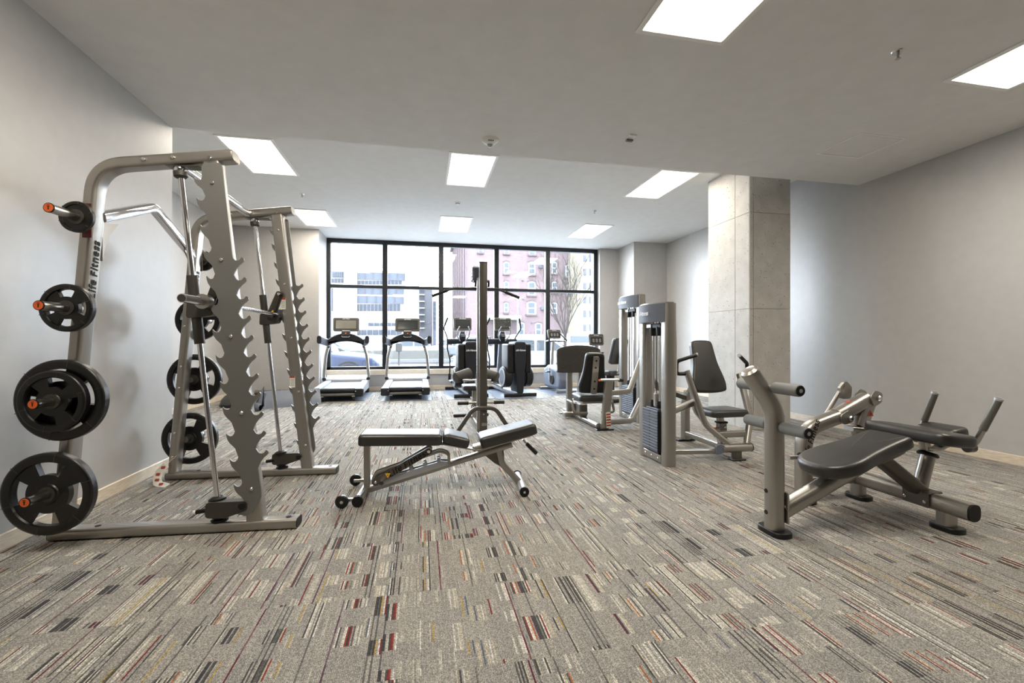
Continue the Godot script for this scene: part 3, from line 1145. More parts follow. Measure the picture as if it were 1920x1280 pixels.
# rubber coated weight plate; axis along local z, front face towards +z
func plate_mesh(R: float, th: float, slots: int, turn: float) -> Array:
	var b := Mb.new()
	var n := 72
	var hub := R * 0.47 if slots else R * 0.62
	var inner := R * 0.77
	var hole := 0.026
	var pr := [[hole, 0.42], [R * 0.24, 0.42], [R * 0.26, 0.30], [hub, 0.30], [inner, 0.30], [inner + R * 0.02, 0.47], [R * 0.93, 0.5], [R * 0.985, 0.42], [R, 0.28]]
	var op := func(k: int) -> bool:
		if slots == 0:
			return false
		var a := fposmod(rad_to_deg(TAU * (k + 0.5) / n) + turn, 360.0 / slots)
		return a < 50.0
	var pt := func(k: int, i: int, s: float) -> Vector3:
		var a := TAU * k / n
		return Vector3(cos(a) * pr[i][0], sin(a) * pr[i][0], s * pr[i][1] * th)
	b.smooth()
	for i in pr.size() - 1:
		if i in [1, 2, 4, 5]:
			b.smooth()
		for k in n:
			if i == 3 and slots and op.call(k):
				continue
			b.quad(pt.call(k, i, 1.0), pt.call(k, i + 1, 1.0), pt.call(k + 1, i + 1, 1.0), pt.call(k + 1, i, 1.0))
			b.quad(pt.call(k + 1, i, -1.0), pt.call(k + 1, i + 1, -1.0), pt.call(k, i + 1, -1.0), pt.call(k, i, -1.0))
	b.smooth()
	var l := pr.size() - 1
	for k in n:
		b.quad(pt.call(k, l, 1.0), pt.call(k, l, -1.0), pt.call(k + 1, l, -1.0), pt.call(k + 1, l, 1.0))
		b.quad(pt.call(k, 0, -1.0), pt.call(k, 0, 1.0), pt.call(k + 1, 0, 1.0), pt.call(k + 1, 0, -1.0))
	if slots:
		b.flat()
		for k in n:
			if not op.call(k):
				continue
			b.quad(pt.call(k, 3, -1.0), pt.call(k, 3, 1.0), pt.call(k + 1, 3, 1.0), pt.call(k + 1, 3, -1.0))
			b.quad(pt.call(k, 4, 1.0), pt.call(k, 4, -1.0), pt.call(k + 1, 4, -1.0), pt.call(k + 1, 4, 1.0))
			if not op.call((k + n - 1) % n):
				b.quad(pt.call(k, 3, 1.0), pt.call(k, 4, 1.0), pt.call(k, 4, -1.0), pt.call(k, 3, -1.0))
			if not op.call((k + 1) % n):
				b.quad(pt.call(k + 1, 3, -1.0), pt.call(k + 1, 4, -1.0), pt.call(k + 1, 4, 1.0), pt.call(k + 1, 3, 1.0))
	var ring := Mb.new()
	ring.lathe([Vector2(0.0255, -th * 0.45), Vector2(0.042, -th * 0.45), Vector2(0.042, th * 0.45), Vector2(0.0255, th * 0.45)], 28, Transform3D(Basis(Vector3(1, 0, 0), PI / 2), Vector3.ZERO))
	var seams := []
	for k in 6:
		var a := TAU * (k + 0.3) / 6
		var seam := Mb.new()
		seams.append(seam)
		seam.box(Vector3(cos(a), sin(a), 0) * (R * 0.895) + Vector3(0, 0, th * 0.497), Vector3(R * 0.2, 0.003, 0.002), 0.0, Basis(Vector3(0, 0, 1), a))
	var marks := []
	for q in seams:
		marks.append(q.done())
	return [b.done(), ring.done(), marks]


func weight_plates():
	var a := deg_to_rad(-3.7)
	var ux := Vector2(cos(a), sin(a))
	var ud := Vector2(-sin(a), cos(a))
	var spec := [
		[0.09, 0.32, -0.108, 0.23, 0.055, 4, 30.0, "big black weight plate on the lowest near horn"],
		[0.128, 0.838, -0.075, 0.23, 0.055, 4, 10.0, "big black weight plate behind the smaller plate on the second near horn"],
		[0.128, 0.838, -0.13, 0.171, 0.05, 4, 40.0, "medium black weight plate in front on the second near horn"],
		[0.155, 1.361, -0.075, 0.136, 0.045, 4, 25.0, "small black weight plate on the third near horn"],
		[0.202, 1.88, -0.075, 0.088, 0.03, 0, 0.0, "smallest black weight plate on the topmost near horn"],
		[0.042, 0.32, 1.345, 0.225, 0.055, 4, 20.0, "big black weight plate low behind the far upright"],
		[0.08, 0.838, 1.345, 0.22, 0.055, 4, 20.0, "big black weight plate behind the far upright second from the floor"],
		[0.107, 1.361, 1.345, 0.182, 0.05, 4, 50.0, "medium black weight plate behind the far carriage"],
		[0.154, 1.88, 1.335, 0.088, 0.03, 0, 0.0, "smallest black weight plate high behind the far upright"]]
	for s in spec:
		var m := plate_mesh(s[3], s[4], s[5], s[6])
		var w: Vector2 = Vector2(-2.122, 3.085) + ux * s[0] + ud * s[2]
		thing("weight_plate", s[7], "weight plate", w.x, w.y, -3.7, "weight plates on the smith machine", s[1])
		inst("disc", m[0], M.black_rubber)
		inst("hub_ring", m[1], M.bronze_plastic)
		for q in m[2]:
			inst("rim_mark", q, M.bronze_plastic)


# a cushion lying between two points of its top edge, in the local x-y plane, of a width across depth
func pad(called: String, x0: float, y0: float, x1: float, y1: float, w: float, th: float, d := 0.0, rim := 0.03) -> MeshInstance3D:
	var a := V(x0, y0, d)
	var c := V(x1, y1, d)
	var ax := (c - a).normalized()
	var nz := Vector3(0, 0, 1)
	var up := nz.cross(ax)
	var l := (c - a).length()
	var bs := Basis(ax, nz, ax.cross(nz))      # outline x along, outline y to +z (towards the viewer), thickness down
	if bs.determinant() < 0 or bs.z.y < 0:
		bs = Basis(ax, -nz, ax.cross(-nz))
	var b := Mb.new()
	b.cushion(bend2([Vector2(0, -w / 2), Vector2(l, -w / 2), Vector2(l, w / 2), Vector2(0, w / 2)], rim * 1.4, 6), th, rim, 0.012, Transform3D(bs, a - up * th), 0.004)
	return part(called, b, M.black_vinyl)


func triangle_label(at: Vector3, face: Vector3, size: float, m: Material, parent: Node3D = null, flip := false):
	var z := face.normalized()
	var x := Vector3.UP.cross(z).normalized()
	var y := z.cross(x)
	var s := -1.0 if flip else 1.0
	var b := Mb.new()
	b.prism(PackedVector2Array([Vector2(-size * 0.58, -s * size * 0.45), Vector2(size * 0.58, -s * size * 0.45), Vector2(0, s * size * 0.55)]), 0.0, 0.0012, Transform3D(Basis(x, y, z), at))
	var o := part("warning_triangle", b, m, parent)
	b = Mb.new()
	b.box(at + z * 0.0015 - y * size * 0.12 * s, Vector3(size * 0.34, size * 0.1, 0.001), 0.0, Basis(x, y, z) * Basis(Vector3(0, 0, 1), 0.5))
	b.box(at + z * 0.0015 + y * size * 0.06 * s, Vector3(size * 0.22, size * 0.08, 0.001), 0.0, Basis(x, y, z) * Basis(Vector3(0, 0, 1), -0.6))
	part("warning_sign_print", b, M.ink, o)


func weight_bench():
	thing("weight_bench", "adjustable weight bench with three black pads on a silver frame", "weight bench", -0.49, 3.564, -2.58)
	pad("back_pad", 0.038, 0.487, 0.652, 0.47, 0.27, 0.085)
	pad("middle_pad", 0.668, 0.478, 0.866, 0.425, 0.27, 0.072)
	pad("seat_pad", 0.93, 0.43, 1.372, 0.535, 0.27, 0.085)
	var up := Vector3(0, 0, -1)
	var b := Mb.new()
	b.sweep([V(0.05, 0.396, 0), V(0.66, 0.379, 0), V(0.9, 0.328, 0)], rrect(0.012, 0.12, 0.004, 2), up)
	part("pad_rail", b, M.frame_paint)
	b = Mb.new()
	b.sweep([V(0.92, 0.318, 0), V(1.36, 0.43, 0)], rrect(0.016, 0.12, 0.004, 2), up)
	part("seat_rail", b, M.frame_paint)
	b = Mb.new()
	b.sweep([V(0.086, 0.05, 0), V(0.086, 0.392, 0)], rrect(0.045, 0.06, 0.01, 3), up)
	part("post", b, M.frame_paint)
	b = Mb.new()
	b.sweep([V(0.1, 0.045, 0), V(1.02, 0.3, 0), V(1.2, 0.35, 0)], rrect(0.045, 0.062, 0.012, 3), up)
	part("main_beam", b, M.frame_paint)
	# toothed ladder plates beside the beam
	for s in [-0.034, 0.034]:
		b = Mb.new()
		b.sweep(bend([V(0.135, 0.09, s), V(0.14, 0.168, s), V(0.63, 0.322, s), V(0.705, 0.3, s), V(0.7, 0.22, s)], 0.05, 6), rrect(0.022, 0.006, 0.002, 1), up)
		part("ladder_plate", b, M.frame_paint)
		b = Mb.new()
		var teeth := PackedVector2Array([Vector2(0.135, 0.06), Vector2(0.7, 0.215), Vector2(0.7, 0.24)])
		for k in 4:
			var x := 0.64 - k * 0.105
			var y := 0.052 + x * 0.277 + 0.018
			teeth.append_array([Vector2(x, y), Vector2(x - 0.012, y + 0.028), Vector2(x - 0.03, y + 0.022), Vector2(x - 0.028, y - 0.008)])
		teeth.append_array([Vector2(0.28, 0.14), Vector2(0.135, 0.1)])
		b.prism(teeth, -s - 0.003, -s + 0.003)
		part("toothed_plate", b, M.silver_plastic)
	# folding support arms with lettering
	for s in [-0.052, 0.052]:
		b = Mb.new()
		var pts := []
		for k in 9:
			var a := PI / 2 + PI * k / 8
			pts.append(Vector2(0.155, 0.112) + Vector2(cos(a), sin(a)).rotated(0.5) * 0.026)
		for k in 9:
			var a := -PI / 2 + PI * k / 8
			pts.append(Vector2(0.548, 0.33) + Vector2(cos(a), sin(a)).rotated(0.5) * 0.026)
		b.prism(PackedVector2Array(pts), -s - 0.005, -s + 0.005)
		var arm := part("support_arm", b, M.dark_frame if s < 0 else M.frame_paint)
		bolt(V(0.548, 0.33, s - 0.005), dir(0, 0, -1), 0.014, 0.008, arm)
		bolt(V(0.155, 0.112, s - 0.005), dir(0, 0, -1), 0.01, 0.006, arm)
		if s < 0:
			wordmark("Life Fitness", 0.062, V(0.40, 0.247, s - 0.006), dir(0.393, 0.218, 0), dir(-0.218, 0.393, 0), M.ink, arm)
			triangle_label(V(0.245, 0.16, s - 0.006), dir(0, 0, -1), 0.036, M.yellow_label, arm, true)
	b = Mb.new()
	b.rod(V(0.19, 0.1, -0.05), V(0.208, 0.122, -0.12), 0.014, 12)
	part("selector_knob", b, M.chrome)
	# front cross foot with transport wheels
	b = Mb.new()
	b.rod(V(0.06, 0.052, -0.235), V(0.075, 0.055, 0.235), 0.03, 18)
	part("front_foot", b, M.frame_paint)
	for s in [-1.0, 1.0]:
		b = Mb.new()
		b.lathe([Vector2(0, -0.012), Vector2(0.038, -0.012), Vector2(0.04, 0.0), Vector2(0.038, 0.012), Vector2(0, 0.012)], 18, xf_along(V(0.065 + 0.006 * s, 0.04, s * 0.244), dir(0, 0, 1)))
		part("foot_cap", b, M.black_plastic)
		b = Mb.new()
		b.box(V(0.005, 0.047, s * 0.222), Vector3(0.12, 0.026, 0.012), 0.004)
		part("wheel_bracket", b, M.satin_steel)
		b = Mb.new()
		b.lathe([Vector2(0, -0.014), Vector2(0.04, -0.014), Vector2(0.046, -0.008), Vector2(0.046, 0.008), Vector2(0.04, 0.014), Vector2(0, 0.014)], 22, xf_along(V(-0.045, 0.0465, s * 0.25), dir(0, 0, 1)))
		var wh := part("wheel", b, M.black_rubber)
		bolt(V(-0.045, 0.0465, s * 0.25 - 0.014), dir(0, 0, -1), 0.012, 0.006, wh)
	# rear leg and its cross foot
	b = Mb.new()
	b.sweep(bend([V(1.09, 0.325, 0), V(1.12, 0.2, 0), V(1.26, 0.045, 0)], 0.12, 8), rrect(0.05, 0.06, 0.014, 3), up)
	part("rear_leg", b, M.frame_paint)
	b = Mb.new()
	b.prism(PackedVector2Array([Vector2(0.96, 0.29), Vector2(1.06, 0.205), Vector2(1.12, 0.17), Vector2(1.14, 0.24), Vector2(1.13, 0.35), Vector2(1.04, 0.32)]), -0.008, 0.008)
	part("leg_gusset", b, M.dark_frame)
	b = Mb.new()
	b.rod(V(1.262, 0.038, -0.215), V(1.28, 0.038, 0.215), 0.03, 18)
	part("rear_foot", b, M.silver_plastic)
	for s in [-1.0, 1.0]:
		b = Mb.new()
		b.lathe([Vector2(0, -0.01), Vector2(0.035, -0.01), Vector2(0.038, 0.0), Vector2(0.035, 0.01), Vector2(0, 0.01)], 18, xf_along(V(1.271 + s * 0.009, 0.038, s * 0.222), dir(0, 0, 1)))
		var cp := part("foot_cap", b, M.black_plastic)
		bolt(V(1.271 + s * 0.009, 0.038, s * 0.222 - 0.01), dir(0, 0, -1), 0.01, 0.004, cp)
	b = Mb.new()
	b.rod(V(1.29, 0.385, 0.0), V(1.325, 0.345, 0.0), 0.01, 10)
	part("handle_stem", b, M.satin_steel)
	b = Mb.new()
	b.rod(V(1.318, 0.352, 0.0), V(1.402, 0.268, 0.0), 0.0165, 14)
	part("handle", b, M.black_rubber)
	bolt(V(1.402, 0.268, 0), dir(1, -1, 0), 0.011, 0.004)
	b = Mb.new()
	b.box(V(0.925, 0.335, 0), Vector3(0.075, 0.05, 0.075), 0.008, Basis(Vector3(0, 0, 1), 0.25))
	part("seat_hinge", b, M.satin_steel)
	bolt(V(0.935, 0.318, -0.04), dir(0, 0, -1), 0.011, 0.007)


func lat_pulldown():
	thing("lat_pulldown", "lat pulldown station with a tall grey post and wide bent bar", "lat pulldown", 0.76, 5.6)
	O = Vector3(0.76, 0, 5.6)
	var up := Vector3(0, 0, -1)
	var b := Mb.new()
	b.sweep([V(0.762, 0.0, 5.6), V(0.762, 2.155, 5.6)], rrect(0.098, 0.1, 0.02, 4), up)
	part("post", b, M.dark_frame)
	b = Mb.new()
	b.sweep([V(0.745, 0.0, 5.695), V(0.745, 1.98, 5.695)], rrect(0.1, 0.085, 0.008, 2), up)
	part("rear_post", b, M.frame_paint)
	for k in 16:
		bolt(V(0.694, 0.5 + k * 0.09, 5.7), dir(-1, 0, 0), 0.01, 0.003)
	b = Mb.new()
	b.sweep([V(0.762, 2.152, 5.6), V(0.762, 2.165, 5.6)], rrect(0.1, 0.102, 0.02, 4), up)
	part("post_cap", b, M.black_plastic)
	b = Mb.new()
	b.box(V(0.762, 0.012, 5.6), Vector3(0.14, 0.024, 0.16), 0.006)
	part("foot_plate", b, M.black_rubber)
	# arched floor brace in front
	b = Mb.new()
	b.sweep(bend([V(0.405, 0.02, 5.515), V(0.63, 0.345, 5.515), V(0.9, 0.345, 5.515), V(1.115, 0.02, 5.515)], 0.15, 10), rrect(0.052, 0.06, 0.016, 3), up)
	part("arched_brace", b, M.dark_frame)
	b = Mb.new()
	b.box(V(0.762, 0.27, 5.545), Vector3(0.07, 0.075, 0.012), 0.003)
	part("brace_tab", b, M.dark_frame)
	bolt(V(0.762, 0.265, 5.538), dir(0, 0, -1), 0.011, 0.009)
	for x in [0.405, 1.115]:
		b = Mb.new()
		b.box(V(x, 0.011, 5.515), Vector3(0.085, 0.022, 0.075), 0.006)
		part("brace_foot", b, M.black_rubber)
	b = Mb.new()
	b.box(V(0.77, 0.135, 5.548), Vector3(0.055, 0.035, 0.002))
	var lb := part("data_plate", b, M.silver_plastic)
	b = Mb.new()
	for k in 3:
		b.box(V(0.77, 0.146 - k * 0.01, 5.5465), Vector3(0.04, 0.003, 0.001))
	part("plate_print", b, M.ink, lb)
	# pulley head and cables
	b = Mb.new()
	b.box(V(0.71, 2.045, 5.83), Vector3(0.13, 0.19, 0.2), 0.02)
	part("pulley_housing", b, M.blue_grey_panel)
	for k in 2:
		bolt(V(0.644, 2.01 + k * 0.08, 5.8), dir(-1, 0, 0), 0.009, 0.004)
	for x in [0.69, 0.86]:
		b = Mb.new()
		b.lathe([Vector2(0, -0.012), Vector2(0.05, -0.012), Vector2(0.044, 0), Vector2(0.05, 0.012), Vector2(0, 0.012)], 20, xf_along(V(x, 1.93, 5.82), dir(1, 0, 0)))
		part("pulley", b, M.black_plastic)
	b = Mb.new()
	b.box(V(0.76, 1.955, 5.79), Vector3(0.2, 0.03, 0.05), 0.006)
	part("pulley_bracket", b, M.dark_frame)
	b = Mb.new()
	b.rod(V(0.72, 1.93, 5.87), V(0.72, 1.88, 5.87), 0.006, 8)
	part("cable", b, M.black_plastic)
	b = Mb.new()
	b.sweep(bend([V(0.135, 1.755, 5.87), V(0.43, 1.868, 5.87), V(0.99, 1.868, 5.87), V(1.29, 1.755, 5.87)], 0.08, 6), circle(0.0135, 12), up)
	var bar := part("pulldown_bar", b, M.bronze_plastic)
	for e in [[0.135, 1.755, 0.43, 1.868], [1.29, 1.755, 0.99, 1.868]]:
		b = Mb.new()
		var a := V(e[0], e[1], 5.87)
		var c := V(e[2], e[3], 5.87)
		b.rod(a, a.lerp(c, 0.66), 0.019, 14)
		part("grip", b, M.black_rubber, bar)
	# floor rail, seat and knee rollers behind the post
	b = Mb.new()
	b.sweep([V(0.762, 0.045, 5.7), V(0.762, 0.045, 7.0)], rrect(0.06, 0.055, 0.012, 3), Vector3.UP)
	part("floor_rail", b, M.frame_paint)
	b = Mb.new()
	b.box(V(0.762, 0.025, 6.98), Vector3(0.55, 0.05, 0.07), 0.012)
	part("rear_foot", b, M.black_rubber)
	b = Mb.new()
	b.sweep([V(0.762, 0.06, 6.52), V(0.762, 0.48, 6.52)], rrect(0.07, 0.08, 0.01, 2), up)
	part("seat_post", b, M.frame_paint)
	b = Mb.new()
	b.cushion(bend2([Vector2(-0.18, -0.2), Vector2(0.18, -0.2), Vector2(0.18, 0.16), Vector2(-0.18, 0.16)], 0.04), 0.07, 0.02, 0.012, Transform3D(Basis(Vector3(1, 0, 0), Vector3(0, 0, -1), Vector3(0, 1, 0)), V(0.762, 0.475, 6.5)), 0.004)
	part("seat_pad", b, M.black_vinyl)
	b = Mb.new()
	b.sweep([V(0.762, 0.3, 5.74), V(0.762, 0.62, 6.25)], rrect(0.05, 0.05, 0.01, 2), Vector3(1, 0, 0))
	part("roller_arm", b, M.frame_paint)
	b = Mb.new()
	b.rod(V(0.56, 0.63, 6.24), V(0.965, 0.63, 6.24), 0.014, 12)
	part("roller_axle", b, M.chrome)
	for s in [-1.0, 1.0]:
		b = Mb.new()
		b.lathe([Vector2(0, -0.13), Vector2(0.06, -0.13), Vector2(0.078, -0.118), Vector2(0.078, 0.118), Vector2(0.06, 0.13), Vector2(0, 0.13)], 24, xf_along(V(0.762 + s * 0.19, 0.69, 6.32), dir(s, -0.28, -0.55)))
		part("knee_roller", b, M.dark_foam)
		b = Mb.new()
		b.lathe([Vector2(0, -0.014), Vector2(0.026, -0.014), Vector2(0.026, 0.014), Vector2(0, 0.014)], 14, xf_along(V(0.762 + s * 0.215, 0.63, 6.24), dir(1, 0, 0)))
		part("axle_knob", b, M.black_plastic)
		# foot bars low on the post
		b = Mb.new()
		b.rod(V(0.762 + s * 0.05, 0.375, 5.78), V(0.762 + s * 0.17, 0.375, 5.78), 0.016, 12)
		part("foot_bar", b, M.frame_paint)
		b = Mb.new()
		b.rod(V(0.762 + s * 0.165, 0.375, 5.78), V(0.762 + s * 0.305, 0.375, 5.78), 0.024, 14)
		part("foot_grip", b, M.black_rubber)
	b = Mb.new()
	var ring := []
	for k in 17:
		ring.append(V(0.66 + cos(TAU * k / 16) * 0.028, 0.325 + sin(TAU * k / 16) * 0.035, 5.76))
	b.sweep(ring, circle(0.005, 6), up, false)
	part("cable_clip", b, M.black_plastic)
	b = Mb.new()
	b.sweep(bend([V(0.66, 0.36, 5.77), V(0.63, 0.45, 5.85), V(0.68, 0.4, 6.0)], 0.05), circle(0.006, 6), Vector3.UP)
	part("low_cable", b, M.silver_plastic)


func arch_pts(w: float, y0: float, y1: float, d: float, n := 12) -> Array:
	var p := []
	for k in n + 1:
		var t := float(k) / n * 2.0 - 1.0
		p.append(Vector3(t * w, y0 + (y1 - y0) * (1.0 - t * t), -d))
	return p


# display housing in the local x-y plane facing +z (towards the viewer)
func display(w: float, h: float, at: Vector3, tilt: float, screen: Material, called := "console"):
	var xf := Transform3D(Basis(Vector3(1, 0, 0), tilt), at)
	var b := Mb.new()
	b.cushion(bend2([Vector2(-w / 2, -h / 2), Vector2(w / 2, -h / 2), Vector2(w / 2 + 0.005, h / 2), Vector2(-w / 2 - 0.005, h / 2)], 0.05, 6), 0.055, 0.012, 0.012, xf.translated_local(Vector3(0, 0, -0.055)))
	var c := part(called, b, M.console_grey)
	b = Mb.new()
	b.box(xf * Vector3(0, 0.0, 0.001), Vector3(w * 0.8, h * 0.62, 0.004), 0.002, xf.basis)
	part("screen", b, screen, c)
	b = Mb.new()
	for s in [-1.0, 1.0]:
		b.box(xf * Vector3(0, s * h * 0.325, 0.0015), Vector3(w * 0.83, 0.008, 0.005), 0.0, xf.basis)
		b.box(xf * Vector3(s * w * 0.41, 0, 0.0015), Vector3(0.008, h * 0.66, 0.005), 0.0, xf.basis)
	part("screen_bezel", b, M.black_plastic, c)
	wordmark("Life Fitness", 0.032, xf * Vector3(0, h * 0.415, 0.002), xf.basis.x, xf.basis.y, M.white_ink, c, "lettering", 0.85)
	return c


func treadmill(label: String, x: float, turn: float, screen: Material):
	thing("treadmill", label, "treadmill", x, 9.15, turn, "treadmills at the window", 0.006)
	var b := Mb.new()
	# side rails, belt, rear cap
	for s in [-1.0, 1.0]:
		b = Mb.new()
		b.prism(PackedVector2Array([Vector2(0.05, 0.13), Vector2(1.75, 0.1), Vector2(1.75, 0.30), Vector2(0.05, 0.252)]), -0.062, 0.062, Transform3D(Basis(Vector3(0, 0, -1), Vector3(0, 1, 0), Vector3(1, 0, 0)), Vector3(s * 0.395, 0, 0)))
		part("side_rail", b, M.silver_plastic)
		b = Mb.new()
		b.cushion(bend2([Vector2(0.0, 0.105), Vector2(0.07, 0.09), Vector2(0.17, 0.09), Vector2(0.17, 0.255), Vector2(0.0, 0.25)], 0.03, 4), 0.16, 0.03, 0.02, Transform3D(Basis(Vector3(0, 0, -1), Vector3(0, 1, 0), Vector3(1, 0, 0)), Vector3(s * 0.395 - 0.08, 0, 0.06)))
		part("rear_end_cap", b, M.navy_plastic)
		bolt(Vector3(s * 0.335, 0.2, 0.062), Vector3(0, 0, 1), 0.009, 0.005)
		b = Mb.new()
		b.box(Vector3(s * 0.28, 0.045, -0.08), Vector3(0.05, 0.09, 0.06), 0.008)
		part("rear_foot", b, M.black_rubber)
		b = Mb.new()
		b.box(Vector3(s * 0.29, 0.1, 0.0), Vector3(0.07, 0.012, 0.05), 0.003)
		part("adjuster", b, M.silver_plastic)
		b = Mb.new()
		b.box(Vector3(s * 0.42, 0.05, -1.6), Vector3(0.08, 0.1, 0.16), 0.01)
		part("front_foot", b, M.black_rubber)
		# uprights and handles
		b = Mb.new()
		b.sweep(bend([Vector3(s * 0.465, 0.3, -1.36), Vector3(s * 0.468, 0.45, -1.36), Vector3(s * 0.43, 0.85, -1.35), Vector3(s * 0.365, 1.09, -1.32)], 0.5, 8), rrect(0.062, 0.11, 0.026, 4), Vector3(0, 0, -1))
		part("upright", b, M.satin_steel)
		b = Mb.new()
		b.box(Vector3(s * 0.462, 0.335, -1.36), Vector3(0.075, 0.07, 0.13), 0.015)
		part("upright_boot", b, M.navy_plastic)
		b = Mb.new()
		b.box(Vector3(s * 0.372, 1.05, -1.325), Vector3(0.056, 0.06, 0.11), 0.012, Basis(Vector3(0, 0, 1), s * 0.26))
		part("upright_collar", b, M.navy_plastic)
		b = Mb.new()
		b.sweep(bend([Vector3(s * 0.36, 1.13, -1.36), Vector3(s * 0.44, 1.165, -1.2), Vector3(s * 0.475, 1.2, -0.85)], 0.2, 6), rrect(0.08, 0.16, 0.036, 4), Vector3.UP)
		part("side_handle", b, M.blue_grey_panel)
		b = Mb.new()
		b.sweep([Vector3(s * 0.474, 1.199, -0.86), Vector3(s * 0.478, 1.202, -0.815)], rrect(0.086, 0.166, 0.04, 4), Vector3.UP)
		part("handle_end", b, M.navy_plastic)
	b = Mb.new()
	b.box(Vector3(0, 0.22, -0.77), Vector3(0.66, 0.05, 1.42), 0.01, Basis(Vector3(1, 0, 0), 0.022))
	part("running_belt", b, M.belt)
	b = Mb.new()
	b.rod(Vector3(-0.32, 0.21, -0.045), Vector3(0.32, 0.21, -0.045), 0.045, 20)
	part("rear_roller", b, M.navy_plastic)
	b = Mb.new()
	b.box(Vector3(0, 0.135, -0.03), Vector3(0.64, 0.05, 0.06), 0.012)
	part("rear_bar", b, M.pewter)
	b = Mb.new()
	b.box(Vector3(0, 0.12, -0.85), Vector3(0.62, 0.06, 1.5), 0.01)
	part("deck_frame", b, M.stack_end)
	b = Mb.new()
	b.sweep([Vector3(-0.45, 0.27, -1.62), Vector3(0.45, 0.27, -1.62)], bend2([Vector2(-0.18, -0.16), Vector2(0.2, -0.16), Vector2(0.2, 0.06), Vector2(0.02, 0.13), Vector2(-0.18, 0.05)], 0.05), Vector3.UP)
	part("motor_cover", b, M.silver_plastic)
	# curved cross console with cup tray and display
	b = Mb.new()
	var ao := PackedVector2Array()
	for k in 17:
		var t := k / 8.0 - 1.0
		ao.append(Vector2(t * 0.365, 1.085 + 0.08 * (1.0 - t * t)))
	for k in 17:
		var t := 1.0 - k / 8.0
		ao.append(Vector2(t * 0.405, 1.2 + 0.155 * (1.0 - t * t)))
	b.cushion(ao, 0.22, 0.025, 0.02, Transform3D(Basis(), Vector3(0, 0, -1.45)))
	part("console_arch", b, M.navy_plastic)
	b = Mb.new()
	b.sweep(arch_pts(0.37, 1.2, 1.345, 1.225), circle(0.009, 8), Vector3(0, 0, -1))
	part("front_grip", b, M.silver_plastic)
	b = Mb.new()
	b.box(Vector3(0, 1.33, -1.235), Vector3(0.19, 0.12, 0.05), 0.015, Basis(Vector3(1, 0, 0), -0.35))
	part("control_panel", b, M.black_plastic)
	b = Mb.new()
	b.sweep(bend([Vector3(-0.085, 1.285, -1.2), Vector3(-0.07, 1.262, -1.195), Vector3(0.07, 1.262, -1.195), Vector3(0.085, 1.285, -1.2)], 0.02, 4), circle(0.007, 8), Vector3(0, 0, -1))
	part("panel_lip", b, M.silver_plastic)
	b = Mb.new()
	b.box(Vector3(0, 1.385, -1.3), Vector3(0.17, 0.05, 0.1), 0.012)
	part("display_neck", b, M.silver_plastic)
	b = Mb.new()
	b.box(Vector3(0, 1.345, -1.208), Vector3(0.03, 0.018, 0.01), 0.003, Basis(Vector3(1, 0, 0), -0.35))
	part("stop_key", b, M.orange_label)
	display(0.545, 0.305, Vector3(0, 1.54, -1.28), -0.1, screen)


